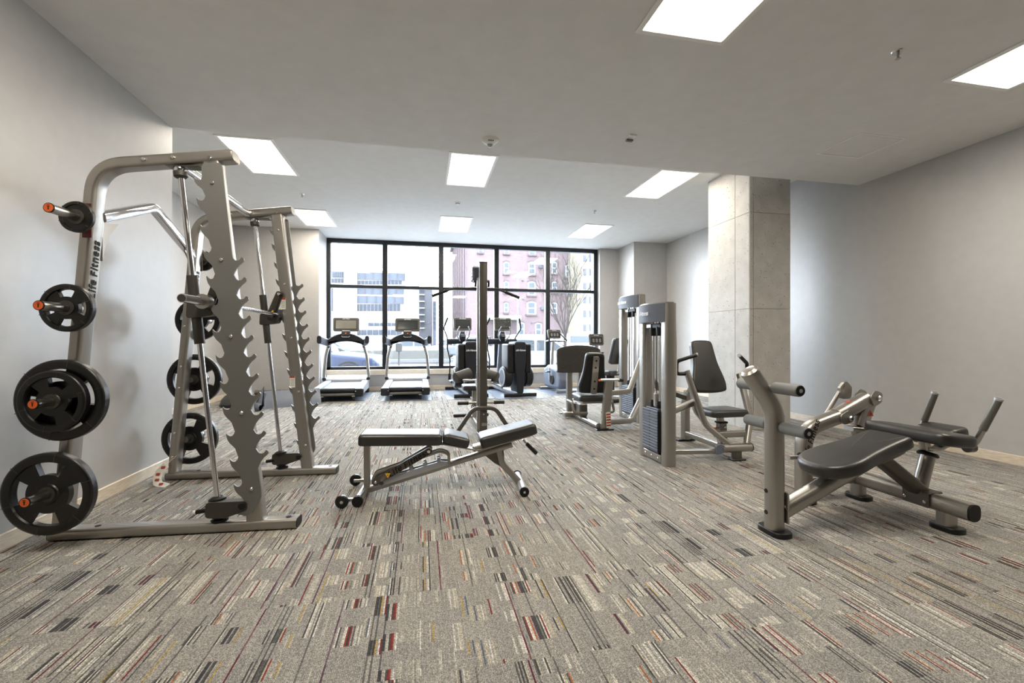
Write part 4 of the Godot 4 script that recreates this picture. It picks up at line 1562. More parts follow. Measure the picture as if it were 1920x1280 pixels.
func elliptical(label: String, x: float, d: float, turn: float):
	thing("elliptical_trainer", label, "elliptical trainer", x, d, turn, "elliptical trainers at the window", 0.006)
	var b := Mb.new()
	b.sweep([Vector3(-0.355, 0.045, 0), Vector3(0.355, 0.045, 0)], rrect(0.06, 0.08, 0.025, 4), Vector3.UP)
	part("rear_foot", b, M.black_plastic)
	b = Mb.new()
	b.box(Vector3(0, 0.08, -0.85), Vector3(0.14, 0.08, 1.7), 0.02)
	part("base_rail", b, M.silver_plastic)
	b = Mb.new()
	b.sweep([Vector3(-0.33, 0.04, -1.68), Vector3(0.33, 0.04, -1.68)], rrect(0.06, 0.07, 0.025, 4), Vector3.UP)
	part("front_foot", b, M.black_plastic)
	# tall rear drive housing: centre spine between two side shells
	b = Mb.new()
	var sp := bend2([Vector2(-0.07, 0.07), Vector2(0.07, 0.07), Vector2(0.09, 0.45), Vector2(0.125, 0.75), Vector2(0.125, 1.165), Vector2(-0.125, 1.165), Vector2(-0.125, 0.75), Vector2(-0.09, 0.45)], 0.06, 6)
	b.cushion(sp, 0.42, 0.035, 0.02, Transform3D(Basis(), Vector3(0, 0, -0.4)))
	part("drive_spine", b, M.navy_plastic)
	wordmark("Life Fitness", 0.05, Vector3(0, 0.98, 0.022), Vector3.RIGHT, Vector3.UP, M.white_ink, null, "lettering", 0.8)
	for s in [-1.0, 1.0]:
		b = Mb.new()
		b.cushion(bend2([Vector2(-0.072, 0.5), Vector2(0.072, 0.5), Vector2(0.072, 1.115), Vector2(-0.072, 1.115)], 0.04, 5), 0.42, 0.04, 0.03, Transform3D(Basis(), Vector3(s * 0.193, 0, -0.45)))
		part("side_shell", b, M.black_plastic)
		b = Mb.new()
		b.lathe([Vector2(0, -0.085), Vector2(0.19, -0.085), Vector2(0.225, -0.06), Vector2(0.225, 0.06), Vector2(0.205, 0.085), Vector2(0, 0.085)], 36, xf_along(Vector3(s * 0.235, 0.415, -0.26), Vector3(1, 0, 0)))
		var dr := part("crank_drum", b, M.black_plastic)
		b = Mb.new()
		b.lathe([Vector2(0.15, 0.0), Vector2(0.2, 0.0), Vector2(0.2, 0.008), Vector2(0.15, 0.008)], 36, xf_along(Vector3(s * 0.32, 0.415, -0.26), Vector3(s, 0, 0)))
		part("drum_ring", b, M.silver_plastic, dr)
		b = Mb.new()
		b.lathe([Vector2(0, 0.0), Vector2(0.145, 0.0), Vector2(0.14, 0.005), Vector2(0, 0.006)], 36, xf_along(Vector3(s * 0.32, 0.415, -0.26), Vector3(s, 0, 0)))
		part("drum_face", b, M.blue_grey_panel, dr)
		# pedal link and foot plate
		b = Mb.new()
		b.sweep([Vector3(s * 0.26, 0.3 + s * 0.12, -0.42), Vector3(s * 0.24, 0.24 + s * 0.02, -1.35)], rrect(0.05, 0.06, 0.015, 3), Vector3.UP)
		part("pedal_link", b, M.satin_steel)
		b = Mb.new()
		b.box(Vector3(s * 0.25, 0.33 + s * 0.06, -0.95), Vector3(0.15, 0.05, 0.34), 0.02)
		part("pedal", b, M.navy_plastic)
		# swinging arm: lower link, pivot, and bent grip
		b = Mb.new()
		b.sweep(bend([Vector3(s * 0.27, 0.34, -1.33), Vector3(s * 0.27, 0.75, -1.28), Vector3(s * 0.335, 1.0, -1.24), Vector3(s * 0.33, 1.17, -1.22), Vector3(s * 0.34, 1.25, -1.2), Vector3(s * 0.44, 1.46, -1.08), Vector3(s * 0.36, 1.7, -0.98)], 0.1, 6), circle(0.016, 10), Vector3(0, 0, -1))
		var arm := part("swing_arm", b, M.black_plastic)
		b = Mb.new()
		b.rod(Vector3(s * 0.418, 1.53, -1.05), Vector3(s * 0.358, 1.705, -0.977), 0.021, 12)
		part("grip", b, M.black_rubber, arm)
		b = Mb.new()
		b.box(Vector3(s * 0.275, 0.34, -1.33), Vector3(0.06, 0.16, 0.06), 0.015)
		part("link_pivot", b, M.black_plastic)
		# fixed bars beside the display
		b = Mb.new()
		b.sweep(bend([Vector3(s * 0.06, 1.18, -1.12), Vector3(s * 0.13, 1.27, -1.05), Vector3(s * 0.14, 1.4, -0.98), Vector3(s * 0.1, 1.5, -0.93)], 0.06, 5), circle(0.014, 10), Vector3(0, 0, -1))
		part("fixed_bar", b, M.silver_plastic)
	b = Mb.new()
	b.sweep([Vector3(-0.36, 1.165, -1.2), Vector3(0.36, 1.165, -1.2)], rrect(0.11, 0.13, 0.04, 4), Vector3.UP)
	part("arm_axle_cover", b, M.navy_plastic)
	b = Mb.new()
	b.sweep([Vector3(0, 0.1, -1.42), Vector3(0, 1.13, -1.22)], rrect(0.13, 0.12, 0.04, 4), Vector3(0, 0, -1))
	part("front_mast", b, M.blue_grey_panel)
	b = Mb.new()
	b.lathe([Vector2(0, -0.09), Vector2(0.06, -0.09), Vector2(0.085, 0.0), Vector2(0.06, 0.1), Vector2(0, 0.1)], 18, Transform3D(Basis(), Vector3(0, 1.29, -1.15)), true)
	part("cup_holder", b, M.navy_plastic)
	b = Mb.new()
	for k in 2:
		b.box(Vector3(0, 1.29 + k * 0.035, -1.065), Vector3(0.09, 0.014, 0.02), 0.004)
	part("heart_rate_keys", b, M.silver_plastic)
	display(0.41, 0.3, Vector3(0, 1.565, -1.1), -0.12, M.screen_glass)


func exercise_bike():
	thing("exercise_bike", "upright exercise bike with silver blue shroud in front of the window", "exercise bike", 3.2, 9.75, 8.0, "", 0.006)
	var b := Mb.new()
	b.sweep([Vector3(-0.25, 0.03, -0.85), Vector3(0.25, 0.03, -0.85)], rrect(0.05, 0.07, 0.02, 4), Vector3.UP)
	part("front_foot", b, M.satin_steel)
	b = Mb.new()
	b.sweep([Vector3(-0.25, 0.03, 0.08), Vector3(0.25, 0.03, 0.08)], rrect(0.05, 0.07, 0.02, 4), Vector3.UP)
	part("rear_foot", b, M.satin_steel)
	b = Mb.new()
	b.cushion(bend2([Vector2(-0.03, 0.07), Vector2(0.85, 0.07), Vector2(0.9, 0.5), Vector2(0.62, 0.62), Vector2(0.1, 0.52), Vector2(-0.06, 0.3)], 0.12, 6), 0.3, 0.06, 0.06, Transform3D(Basis(Vector3(0, 0, -1), Vector3(0, 1, 0), Vector3(1, 0, 0)), Vector3(-0.15, 0, 0)))
	part("shroud", b, M.blue_grey_panel)
	b = Mb.new()
	b.lathe([Vector2(0, 0), Vector2(0.11, 0), Vector2(0.1, 0.03), Vector2(0, 0.035)], 24, xf_along(Vector3(-0.15, 0.27, -0.35), Vector3(-1, 0, 0)))
	part("crank_cover", b, M.black_plastic)
	for s in [-1.0, 1.0]:
		b = Mb.new()
		b.box(Vector3(s * 0.2, 0.27 - s * 0.14, -0.35 + s * 0.05), Vector3(0.03, 0.3, 0.04), 0.008)
		part("crank", b, M.silver_plastic)
		b = Mb.new()
		b.box(Vector3(s * 0.26, 0.27 - s * 0.19, -0.35), Vector3(0.1, 0.03, 0.1), 0.01)
		part("pedal", b, M.black_plastic)
	b = Mb.new()
	b.sweep([Vector3(0, 0.5, -0.72), Vector3(0, 1.2, -0.62)], rrect(0.06, 0.07, 0.02, 3), Vector3(1, 0, 0))
	part("mast", b, M.satin_steel)
	b = Mb.new()
	b.sweep(bend([Vector3(-0.21, 1.19, -0.4), Vector3(-0.19, 1.17, -0.62), Vector3(0.19, 1.17, -0.62), Vector3(0.27, 1.17, -0.45), Vector3(0.22, 1.2, -0.35), Vector3(0.14, 1.38, -0.6)], 0.07, 5), circle(0.018, 10), Vector3.UP)
	part("handlebar", b, M.black_rubber)
	b = Mb.new()
	b.sweep([Vector3(0, 0.5, -0.1), Vector3(0, 0.83, 0.0)], rrect(0.06, 0.06, 0.015, 3), Vector3(1, 0, 0))
	part("seat_post", b, M.satin_steel)
	b = Mb.new()
	b.cushion(curve2([Vector2(-0.12, 0.1), Vector2(0.12, 0.1), Vector2(0.13, 0.0), Vector2(0.05, -0.16), Vector2(-0.05, -0.16), Vector2(-0.13, 0.0)]), 0.07, 0.03, 0.02, Transform3D(Basis(Vector3(1, 0, 0), Vector3(0, 0, 1), Vector3(0, -1, 0)), Vector3(0, 0.9, 0)))
	part("saddle", b, M.black_vinyl)
	keypad_console(Vector3(0, 1.345, -0.55), 0.35, 0.22)


func keypad_console(at: Vector3, w: float, h: float, turn := 0.0):
	var xf := Transform3D(Basis(Vector3(0, 1, 0), turn) * Basis(Vector3(1, 0, 0), -0.2), at)
	var b := Mb.new()
	b.cushion(bend2([Vector2(-w * 0.46, -h / 2), Vector2(w * 0.46, -h / 2), Vector2(w / 2, h / 2), Vector2(-w / 2, h / 2)], 0.04, 5), 0.05, 0.012, 0.012, xf.translated_local(Vector3(0, 0, -0.05)))
	var c := part("console", b, M.console_grey)
	b = Mb.new()
	b.box(xf * Vector3(0, -0.02, 0.001), Vector3(w * 0.75, h * 0.55, 0.003), 0.0, xf.basis)
	part("keypad", b, M.black_plastic, c)
	for k in 3:
		b = Mb.new()
		b.box(xf * Vector3((k - 1) * w * 0.22, -0.02, 0.003), Vector3(w * 0.15, h * 0.34, 0.002), 0.0, xf.basis)
		part("key_group", b, M.grey_foam, c)
	b = Mb.new()
	b.box(xf * Vector3(w * 0.25, -0.05, 0.005), Vector3(0.02, 0.015, 0.003), 0.0, xf.basis)
	part("stop_key", b, M.red_label, c)
	wordmark("Life Fitness", 0.026, xf * Vector3(0, h * 0.38, 0.002), xf.basis.x, xf.basis.y, M.white_ink, c, "lettering", 0.8)


func recumbent_bike():
	thing("recumbent_bike", "recumbent exercise bike with padded backrest behind the leg press", "recumbent bike", 3.63, 8.62, -70.0)
	var b := Mb.new()
	b.box(Vector3(-0.05, 0.07, 0), Vector3(1.3, 0.09, 0.12), 0.02)
	part("base_rail", b, M.satin_steel)
	for x in [-0.68, 0.58]:
		b = Mb.new()
		b.sweep([Vector3(x, 0.03, -0.3), Vector3(x, 0.03, 0.3)], rrect(0.07, 0.055, 0.02, 4), Vector3.UP)
		part("foot", b, M.black_plastic)
	b = Mb.new()
	b.cushion(bend2([Vector2(-0.6, 0.1), Vector2(0.05, 0.1), Vector2(0.0, 0.45), Vector2(-0.25, 0.68), Vector2(-0.52, 0.62)], 0.1, 5), 0.26, 0.05, 0.05, Transform3D(Basis(), Vector3(0, 0, -0.13)))
	part("shroud", b, M.blue_grey_panel)
	b = Mb.new()
	b.sweep(bend([Vector3(-0.32, 0.6, 0), Vector3(-0.2, 1.0, 0), Vector3(-0.17, 1.12, 0)], 0.1, 4), rrect(0.08, 0.08, 0.025, 3), Vector3(0, 0, 1))
	part("mast", b, M.silver_plastic)
	b = Mb.new()
	b.sweep(bend([Vector3(-0.12, 1.0, 0.2), Vector3(0.06, 1.03, 0.2), Vector3(0.08, 0.93, 0.15), Vector3(-0.18, 0.93, 0.1), Vector3(-0.18, 0.93, -0.2)], 0.04, 5), circle(0.017, 10), Vector3.UP)
	part("handlebar", b, M.black_rubber)
	keypad_console(Vector3(-0.13, 1.21, 0.03), 0.34, 0.24, 1.3)
	for s in [-1.0, 1.0]:
		b = Mb.new()
		b.box(Vector3(-0.2, 0.33 + s * 0.1, s * 0.17), Vector3(0.05, 0.22, 0.03), 0.008)
		part("crank", b, M.silver_plastic)
		b = Mb.new()
		b.box(Vector3(-0.2, 0.33 + s * 0.2, s * 0.24), Vector3(0.1, 0.03, 0.1), 0.01)
		part("pedal", b, M.black_plastic)
	b = Mb.new()
	b.cushion(bend2([Vector2(0.02, -0.23), Vector2(0.42, -0.23), Vector2(0.42, 0.23), Vector2(0.02, 0.23)], 0.06), 0.1, 0.035, 0.02, Transform3D(Basis(Vector3(1, 0, 0), Vector3(0, 0, -1), Vector3(0, 1, 0)), Vector3(0.02, 0.5, 0)))
	part("seat_pad", b, M.black_vinyl)
	b = Mb.new()
	b.box(Vector3(0.24, 0.31, 0), Vector3(0.14, 0.4, 0.12), 0.02)
	part("seat_post", b, M.navy_plastic)
	b = Mb.new()
	b.cushion(bend2([Vector2(-0.22, 0.0), Vector2(0.22, 0.0), Vector2(0.19, 0.52), Vector2(-0.19, 0.52)], 0.08, 6), 0.09, 0.035, 0.02, Transform3D(Basis(Vector3(0, 0, -1), Vector3(0.22, 0.975, 0), Vector3(-0.975, 0.22, 0)), Vector3(0.45, 0.72, 0)))
	part("backrest_pad", b, M.black_vinyl)
	b = Mb.new()
	b.sweep(bend([Vector3(0.4, 0.52, 0), Vector3(0.48, 0.6, 0), Vector3(0.54, 0.95, 0)], 0.08, 4), rrect(0.05, 0.06, 0.015, 3), Vector3(0, 0, 1))
	part("backrest_frame", b, M.satin_steel)


func floor_mats():
	var l := {"treadmill_mat": 0}
	for s in [[-2.07, -1.1, 9.22, 11.0, 0.0, "grey rubber mat under the left treadmill"], [-0.78, 0.2, 9.05, 10.98, 0.0, "grey rubber mat under the treadmill in the second window bay"], [0.52, 1.48, 9.05, 10.98, 0.0, "grey rubber mat under the elliptical trainer behind the tall post"], [1.53, 2.5, 8.93, 10.98, 0.0, "grey rubber mat under the right elliptical trainer"], [2.74, 3.72, 9.35, 10.98, 0.0, "grey rubber mat under the upright exercise bike"]]:
		var b := Mb.new()
		b.box(Vector3.ZERO, Vector3(s[1] - s[0], 0.006, s[3] - s[2]), 0.0015)
		single("floor_mat", b, M.mat_rubber, s[5], "floor mat", Vector3((s[0] + s[1]) / 2, 0.003, -(s[2] + s[3]) / 2), 0.0, "mats under the cardio machines")


func cardio():
	floor_mats()
	treadmill("left treadmill in front of the first window bay with a bright reflecting screen", -1.585, 2.0, M.mirror_screen)
	treadmill("treadmill in front of the second window bay with a dark screen", -0.305, 0.0, M.screen_glass)
	elliptical("elliptical trainer partly hidden behind the tall lat post", 1.01, 9.2, 4.0)
	elliptical("elliptical trainer to the right of the lat post with its black drums in view", 2.03, 9.13, 9.0)
	exercise_bike()
	recumbent_bike()
	# loose kit by the alcove wall
	var b := Mb.new()
	b.lathe([Vector2(0, 0), Vector2(0.3, 0), Vector2(0.32, 0.02), Vector2(0.31, 0.05), Vector2(0.0, 0.05)], 32)
	thing("balance_dome", "dark dome shaped balance trainer on the floor behind the squat rack", "balance trainer", -3.25, 9.0)
	part("base_disc", b, M.black_plastic)
	b = Mb.new()
	b.lathe([Vector2(0.305, 0.05), Vector2(0.29, 0.12), Vector2(0.23, 0.19), Vector2(0.14, 0.235), Vector2(0, 0.25)], 32, Transform3D(), true)
	part("dome", b, M.dark_foam)
	thing("step_platform", "low black step platform with a grey bar top by the alcove wall", "step platform", -2.8, 9.85)
	b = Mb.new()
	b.box(Vector3(0, 0.05, 0), Vector3(0.95, 0.1, 0.3), 0.02)
	part("body", b, M.black_plastic)
	b = Mb.new()
	b.rod(Vector3(-0.48, 0.145, 0), Vector3(0.48, 0.145, 0), 0.05, 18)
	part("top_roll", b, M.pewter)
	b = Mb.new()
	b.rod(Vector3(0.02, 0.145, 0), Vector3(0.06, 0.145, 0), 0.054, 18)
	part("roll_ring", b, M.chrome)
	b = Mb.new()
	var pts := []
	for k in 24:
		var t := k / 23.0
		var a := PI * 1.35 * maxf(0.0, 1.0 - t * 2.2)
		if t < 0.455:
			pts.append(Vector3(0, 0.062 - cos(a) * 0.055, 0.28 + sin(a) * 0.055))
		else:
			pts.append(Vector3(0, 0.007, 0.28 - (t - 0.455) * 1.9))
	b.sweep(pts, rrect(0.6, 0.011, 0.004, 2), Vector3(0, 0.3, 1))
	single("exercise_mat", b, M.mat_rubber, "grey exercise mat with a curled up end near the alcove wall", "exercise mat", Vector3(-2.5, 0, -8.55), -62.0)


# weight tower: two posts along depth, curved head panel towards -x, stack of plates between.  x centre, d0 near, d1 far
func weight_tower(x: float, d0: float, d1: float, h: float, plates: int, y0: float, text_h: float, hidden := false):
	var dm := (d0 + d1) / 2
	var prof := bend2([Vector2(-0.055, -0.06), Vector2(0.055, -0.06), Vector2(0.055, 0.06), Vector2(-0.055, 0.06)], 0.035, 5)
	var b := Mb.new()
	for d in [d0, d1]:
		b = Mb.new()
		b.sweep([V(x, 0.0, d), V(x, h, d)], prof, Vector3(0, 0, -1))
		part("tower_post", b, M.frame_paint)
	# base rails and bumpers
	for sx in [-0.045, 0.045]:
		b = Mb.new()
		b.box(V(x + sx, 0.045, dm), Vector3(0.016, 0.07, d1 - d0 - 0.1), 0.003)
		part("base_rail", b, M.frame_paint)
		if sx < 0:
			for k in 3:
				bolt(V(x + sx - 0.008, 0.045, d0 + (d1 - d0) * (0.22 + 0.28 * k)), dir(-1, 0, 0), 0.011, 0.006)
	# curved head panel
	b = Mb.new()
	var n := 12
	var o := PackedVector2Array()
	for k in n + 1:
		var t := float(k) / n * 2 - 1
		o.append(Vector2(t * ((d1 - d0) / 2 + 0.03), 0.075 * (1 - t * t)))
	for k in n + 1:
		var t := 1 - float(k) / n * 2
		o.append(Vector2(t * ((d1 - d0) / 2 + 0.03), 0.075 * (1 - t * t) - 0.02))
	var xf := Transform3D(Basis(Vector3(0, 0, -1), Vector3(-1, 0, 0), Vector3(0, -1, 0)), V(x - 0.062, h, dm))
	b.prism(o, 0.0, 0.175, xf)
	part("head_panel", b, M.blue_grey_panel)
	b = Mb.new()
	var lid := PackedVector2Array()
	for k in n + 1:
		var t := float(k) / n * 2 - 1
		lid.append(Vector2(t * ((d1 - d0) / 2 + 0.03), 0.075 * (1 - t * t) - 0.015))
	lid.append(Vector2((d1 - d0) / 2 + 0.03, -0.1))
	lid.append(Vector2(-(d1 - d0) / 2 - 0.03, -0.1))
	b.prism(lid, -0.012, 0.0, xf)
	part("head_lid", b, M.frame_paint)
	wordmark("Life Fitness", text_h, V(x - 0.1385, h - 0.088, dm + 0.05), V(0, 0, d0 - d1) - V(0, 0, 0), Vector3.UP, M.white_ink, null, "lettering", 0.9)
	for e in [-0.36, 0.36]:
		for yy in [0.045, 0.13]:
			var t: float = e * 2
			bolt(V(x - 0.062 - 0.075 * (1 - t * t), h - yy, dm + e * (d1 - d0)), Vector3(-1, 0, 0), 0.011, 0.003)
	# inner guide rods, cable, pulley stops
	for e in [-0.14, 0.14]:
		b = Mb.new()
		b.rod(V(x, 0.1, dm + e * (d1 - d0)), V(x, h - 0.02, dm + e * (d1 - d0)), 0.011, 12)
		part("stack_guide", b, M.chrome)
		b = Mb.new()
		b.lathe([Vector2(0, -0.05), Vector2(0.03, -0.05), Vector2(0.036, 0.0), Vector2(0.036, 0.04), Vector2(0, 0.04)], 16, Transform3D(Basis(), V(x, h - 0.255, dm + e * (d1 - d0))))
		part("stop_bumper", b, M.black_plastic)
	b = Mb.new()
	b.rod(V(x, 0.3, dm), V(x, h - 0.02, dm), 0.004, 8)
	part("cable", b, M.black_plastic)
	b = Mb.new()
	b.box(V(x, h - 0.205, dm), Vector3(0.06, 0.045, (d1 - d0) * 0.55), 0.006)
	part("pulley_bracket", b, M.navy_plastic)
	b = Mb.new()
	b.box(V(x - 0.034, h - 0.205, dm + 0.09), Vector3(0.008, 0.035, 0.09), 0.002)
	part("bracket_label", b, M.silver_plastic)
	# the stack
	var ph := 0.0285
	var L := (d1 - d0) * 0.66
	for k in plates:
		b = Mb.new()
		b.box(V(x - 0.01, y0 + (k + 0.5) * ph, dm), Vector3(0.13, ph - 0.003, L), 0.003)
		var p := part("stack_plate", b, M.stack_steel)
		b = Mb.new()
		b.rod(V(x - 0.0745, y0 + (k + 0.5) * ph, dm), V(x - 0.0765, y0 + (k + 0.5) * ph, dm), 0.007, 8)
		part("pin_hole", b, M.ink, p)
	b = Mb.new()
	b.box(V(x - 0.01, y0 + plates * ph * 0.5, d0 + (d1 - d0) * 0.17 - 0.003), Vector3(0.122, plates * ph, 0.006))
	part("stack_end_cover", b, M.stack_end)
	for e in [-0.14, 0.14]:
		b = Mb.new()
		b.lathe([Vector2(0, 0), Vector2(0.032, 0), Vector2(0.036, 0.035), Vector2(0.032, 0.07), Vector2(0, 0.07)], 16, Transform3D(Basis(), V(x, y0 + plates * ph + 0.012, dm + e * (d1 - d0))))
		part("stack_cushion", b, M.black_plastic)
	b = Mb.new()
	b.box(V(x, y0 + plates * ph + 0.006, dm), Vector3(0.1, 0.014, L * 0.8), 0.003)
	part("head_plate", b, M.stack_steel)
	b = Mb.new()
	b.box(V(x, y0 + plates * ph + 0.085, dm), Vector3(0.05, 0.14, 0.05), 0.01)
	part("cable_yoke", b, M.satin_steel)
	b = Mb.new()
	b.box(V(x, y0 - 0.018, dm), Vector3(0.1, 0.036, L * 0.85), 0.006)
	part("stack_bed", b, M.black_rubber)


func waisted(wt: float, wb: float, h: float) -> PackedVector2Array:
	return curve2([Vector2(-wb * 0.42, 0.0), Vector2(0, -0.012), Vector2(wb * 0.42, 0.0), Vector2(wb * 0.5, h * 0.08), Vector2(wb * 0.49, h * 0.24), Vector2(wt * 0.56, h * 0.55), Vector2(wt * 0.5, h * 0.82), Vector2(wt * 0.47, h * 0.94), Vector2(wt * 0.36, h * 0.995), Vector2(0, h * 1.01), Vector2(-wt * 0.36, h * 0.995), Vector2(-wt * 0.47, h * 0.94), Vector2(-wt * 0.5, h * 0.82), Vector2(-wt * 0.56, h * 0.55), Vector2(-wb * 0.49, h * 0.24), Vector2(-wb * 0.5, h * 0.08)], 5)


func chest_press():
	thing("chest_press", "chest press machine with a grey weight tower in front of the concrete column", "chest press", 2.9, 4.2)
	O = Vector3(2.9, 0, 4.2)
	weight_tower(2.288, 3.85, 4.285, 1.53, 14, 0.105, 0.055)
	var up := Vector3(0, 0, -1)
	var b := Mb.new()
	# instruction placard on the near post
	b = Mb.new()
	b.box(V(2.3445, 1.03, 3.835), Vector3(0.003, 0.42, 0.075), 0.001)
	part("placard", b, M.white_label)
	b = Mb.new()
	for k in 9:
		b.box(V(2.347, 1.2 - k * 0.042, 3.835), Vector3(0.002, 0.016, 0.05))
	part("placard_print", b, M.grey_foam)
	# floor tubes
	b = Mb.new()
	b.sweep([V(2.34, 0.075, 4.05), V(2.95, 0.075, 3.98)], rrect(0.06, 0.05, 0.015, 3), Vector3.UP)
	part("floor_tube", b, M.satin_steel)
	b = Mb.new()
	b.sweep([V(3.04, 0.09, 3.92), V(3.06, 0.09, 4.8)], rrect(0.06, 0.065, 0.015, 3), Vector3.UP)
	part("centre_tube", b, M.satin_steel)
	b = Mb.new()
	b.sweep([V(3.06, 0.02, 4.78), V(3.06, 0.42, 4.78), V(3.06, 0.58, 4.72)], rrect(0.1, 0.07, 0.014, 3), Vector3(1, 0, 0))
	part("rear_post", b, M.frame_paint)
	b = Mb.new()
	b.box(V(3.06, 0.012, 4.8), Vector3(0.22, 0.024, 0.12), 0.006)
	part("rear_foot", b, M.black_rubber)
	# sloping back strut to the tower and cross link
	b = Mb.new()
	b.sweep(bend([V(2.3, 0.86, 4.36), V(2.7, 0.62, 4.72), V(3.06, 0.5, 4.74)], 0.15, 5), rrect(0.07, 0.05, 0.012, 3), Vector3.UP)
	part("back_strut", b, M.dark_frame)
	b = Mb.new()
	b.sweep([V(2.36, 0.46, 4.02), V(2.79, 0.56, 4.14)], rrect(0.06, 0.06, 0.014, 3), Vector3.UP)
	part("drive_link", b, M.satin_steel)
	# front foot and pivot cylinder
	b = Mb.new()
	b.sweep([V(3.05, 0.015, 3.89), V(3.05, 0.09, 3.89)], rrect(0.085, 0.06, 0.012, 3), up)
	part("front_stand", b, M.dark_frame)
	b = Mb.new()
	b.box(V(3.055, 0.009, 3.89), Vector3(0.15, 0.018, 0.09), 0.006)
	part("front_foot", b, M.black_rubber)
	b = Mb.new()
	b.rod(V(2.87, 0.125, 3.88), V(3.195, 0.125, 3.88), 0.042, 24)
	part("pivot_tube", b, M.frame_paint)
	b = Mb.new()
	b.rod(V(3.195, 0.125, 3.88), V(3.203, 0.125, 3.88), 0.044, 24)
	part("pivot_cap", b, M.black_plastic)
	b = Mb.new()
	b.prism(bend2([Vector2(-0.045, -0.055), Vector2(0.045, -0.03), Vector2(0.05, 0.03), Vector2(0.0, 0.05), Vector2(-0.05, 0.035)], 0.02), -0.012, 0.012, Transform3D(Basis(), V(2.84, 0.125, 3.855)))
	part("pivot_cover", b, M.blue_grey_panel)
	b = Mb.new()
	b.sweep([V(2.87, 0.245, 3.96), V(3.22, 0.245, 3.96)], rrect(0.06, 0.075, 0.012, 3), up)
	part("cross_bar", b, M.frame_paint)
	triangle_label(V(3.055, 0.24, 3.929), dir(0, 0, -1), 0.034, M.yellow_label)
	# press arms with looped black grips
	var wheelsx := [-1.0, 1.0]
	for s in wheelsx:
		b = Mb.new()
		var arm := []
		if s < 0:
			arm = [V(2.965, 0.155, 3.88), V(2.775, 0.34, 3.99), V(2.655, 0.87, 4.13)]
		else:
			arm = [V(3.155, 0.155, 3.88), V(3.265, 0.37, 4.0), V(3.33, 0.70, 4.13), V(3.30, 0.8, 4.16)]
			arm = [V(3.155, 0.155, 3.88), V(3.275, 0.4, 3.98), V(3.28, 0.83, 4.14)]
		b.sweep(bend(arm, 0.2, 8), rrect(0.052, 0.062, 0.02, 3), up)
		var a := part("press_arm", b, M.frame_paint)
		b = Mb.new()
		var e: Vector3 = arm[-1]
		if s < 0:
			b.sweep(bend([e + Vector3(0.02, -0.03, 0.0), e + Vector3(-0.115, -0.03, 0.0), e + Vector3(-0.12, 0.1, 0.02), e + Vector3(0.05, 0.165, 0.10)], 0.045, 6), circle(0.019, 12), up)
		else:
			b.sweep(bend([e + Vector3(-0.0, -0.03, 0.0), e + Vector3(0.09, 0.02, 0.0), e + Vector3(0.075, 0.11, 0.02), e + Vector3(-0.06, 0.19, 0.08)], 0.045, 6), circle(0.019, 12), up)
		part("grip", b, M.black_rubber, a)
		b = Mb.new()
		var tip: Vector3 = e + (Vector3(0.05, 0.165, 0.10) if s < 0 else Vector3(-0.06, 0.19, 0.08))
		b.rod(tip, tip + (Vector3(0.012, 0.005, 0.006) if s < 0 else Vector3(-0.014, 0.008, 0.006)), 0.02, 12)
		part("grip_end", b, M.silver_plastic, a)
	# range lever beside the left arm
	b = Mb.new()
	b.sweep(bend([V(2.85, 0.66, 4.35), V(2.87, 0.42, 4.3), V(2.98, 0.25, 4.2), V(3.05, 0.2, 4.1)], 0.15, 6), rrect(0.035, 0.045, 0.012, 3), up)
	part("range_lever", b, M.satin_steel)
	# seat
	b = Mb.new()
	b.sweep([V(3.05, 0.1, 4.1), V(3.05, 0.335, 4.12)], rrect(0.085, 0.07, 0.01, 3), up)
	part("seat_post", b, M.frame_paint)
	b = Mb.new()
	b.box(V(3.05, 0.335, 4.12), Vector3(0.1, 0.02, 0.085), 0.005)
	part("post_collar", b, M.black_plastic)
	b = Mb.new()
	b.sweep([V(3.045, 0.33, 4.12), V(3.03, 0.42, 4.13)], rrect(0.06, 0.05, 0.008, 2), up)
	part("seat_riser", b, M.satin_steel)
	bolt(V(3.06, 0.29, 4.075), dir(0, 0, -1), 0.015, 0.01)
	b = Mb.new()
	b.rod(V(2.95, 0.278, 4.08), V(3.01, 0.284, 4.08), 0.013, 12)
	var kn := part("seat_pin", b, M.satin_steel)
	b = Mb.new()
	b.rod(V(2.93, 0.276, 4.08), V(2.952, 0.278, 4.08), 0.014, 12)
	part("pin_knob", b, M.orange_label, kn)
	b = Mb.new()
	b.cushion(bend2([Vector2(-0.21, -0.17), Vector2(0.21, -0.17), Vector2(0.2, 0.17), Vector2(-0.2, 0.17)], 0.06), 0.072, 0.03, 0.015, Transform3D(Basis(Vector3(1, 0, 0), Vector3(0, 0, -1), Vector3(0, 1, 0)), V(3.05, 0.408, 4.12)), 0.004)
	part("seat_pad", b, M.black_vinyl)
	# backrest facing the viewer
	b = Mb.new()
	b.cushion(waisted(0.265, 0.395, 0.57), 0.075, 0.025, 0.015, Transform3D(Basis(Vector3(1, 0, 0), Vector3(-0.035, 0.965, -0.26), Vector3(0.0, 0.26, 0.965)), V(3.07, 0.615, 4.37)), 0.004)
	part("backrest_pad", b, M.black_vinyl)
	b = Mb.new()
	b.sweep([V(3.06, 0.55, 4.74), V(3.06, 0.8, 4.48)], rrect(0.06, 0.05, 0.01, 2), Vector3(1, 0, 0))
	part("backrest_frame", b, M.frame_paint)


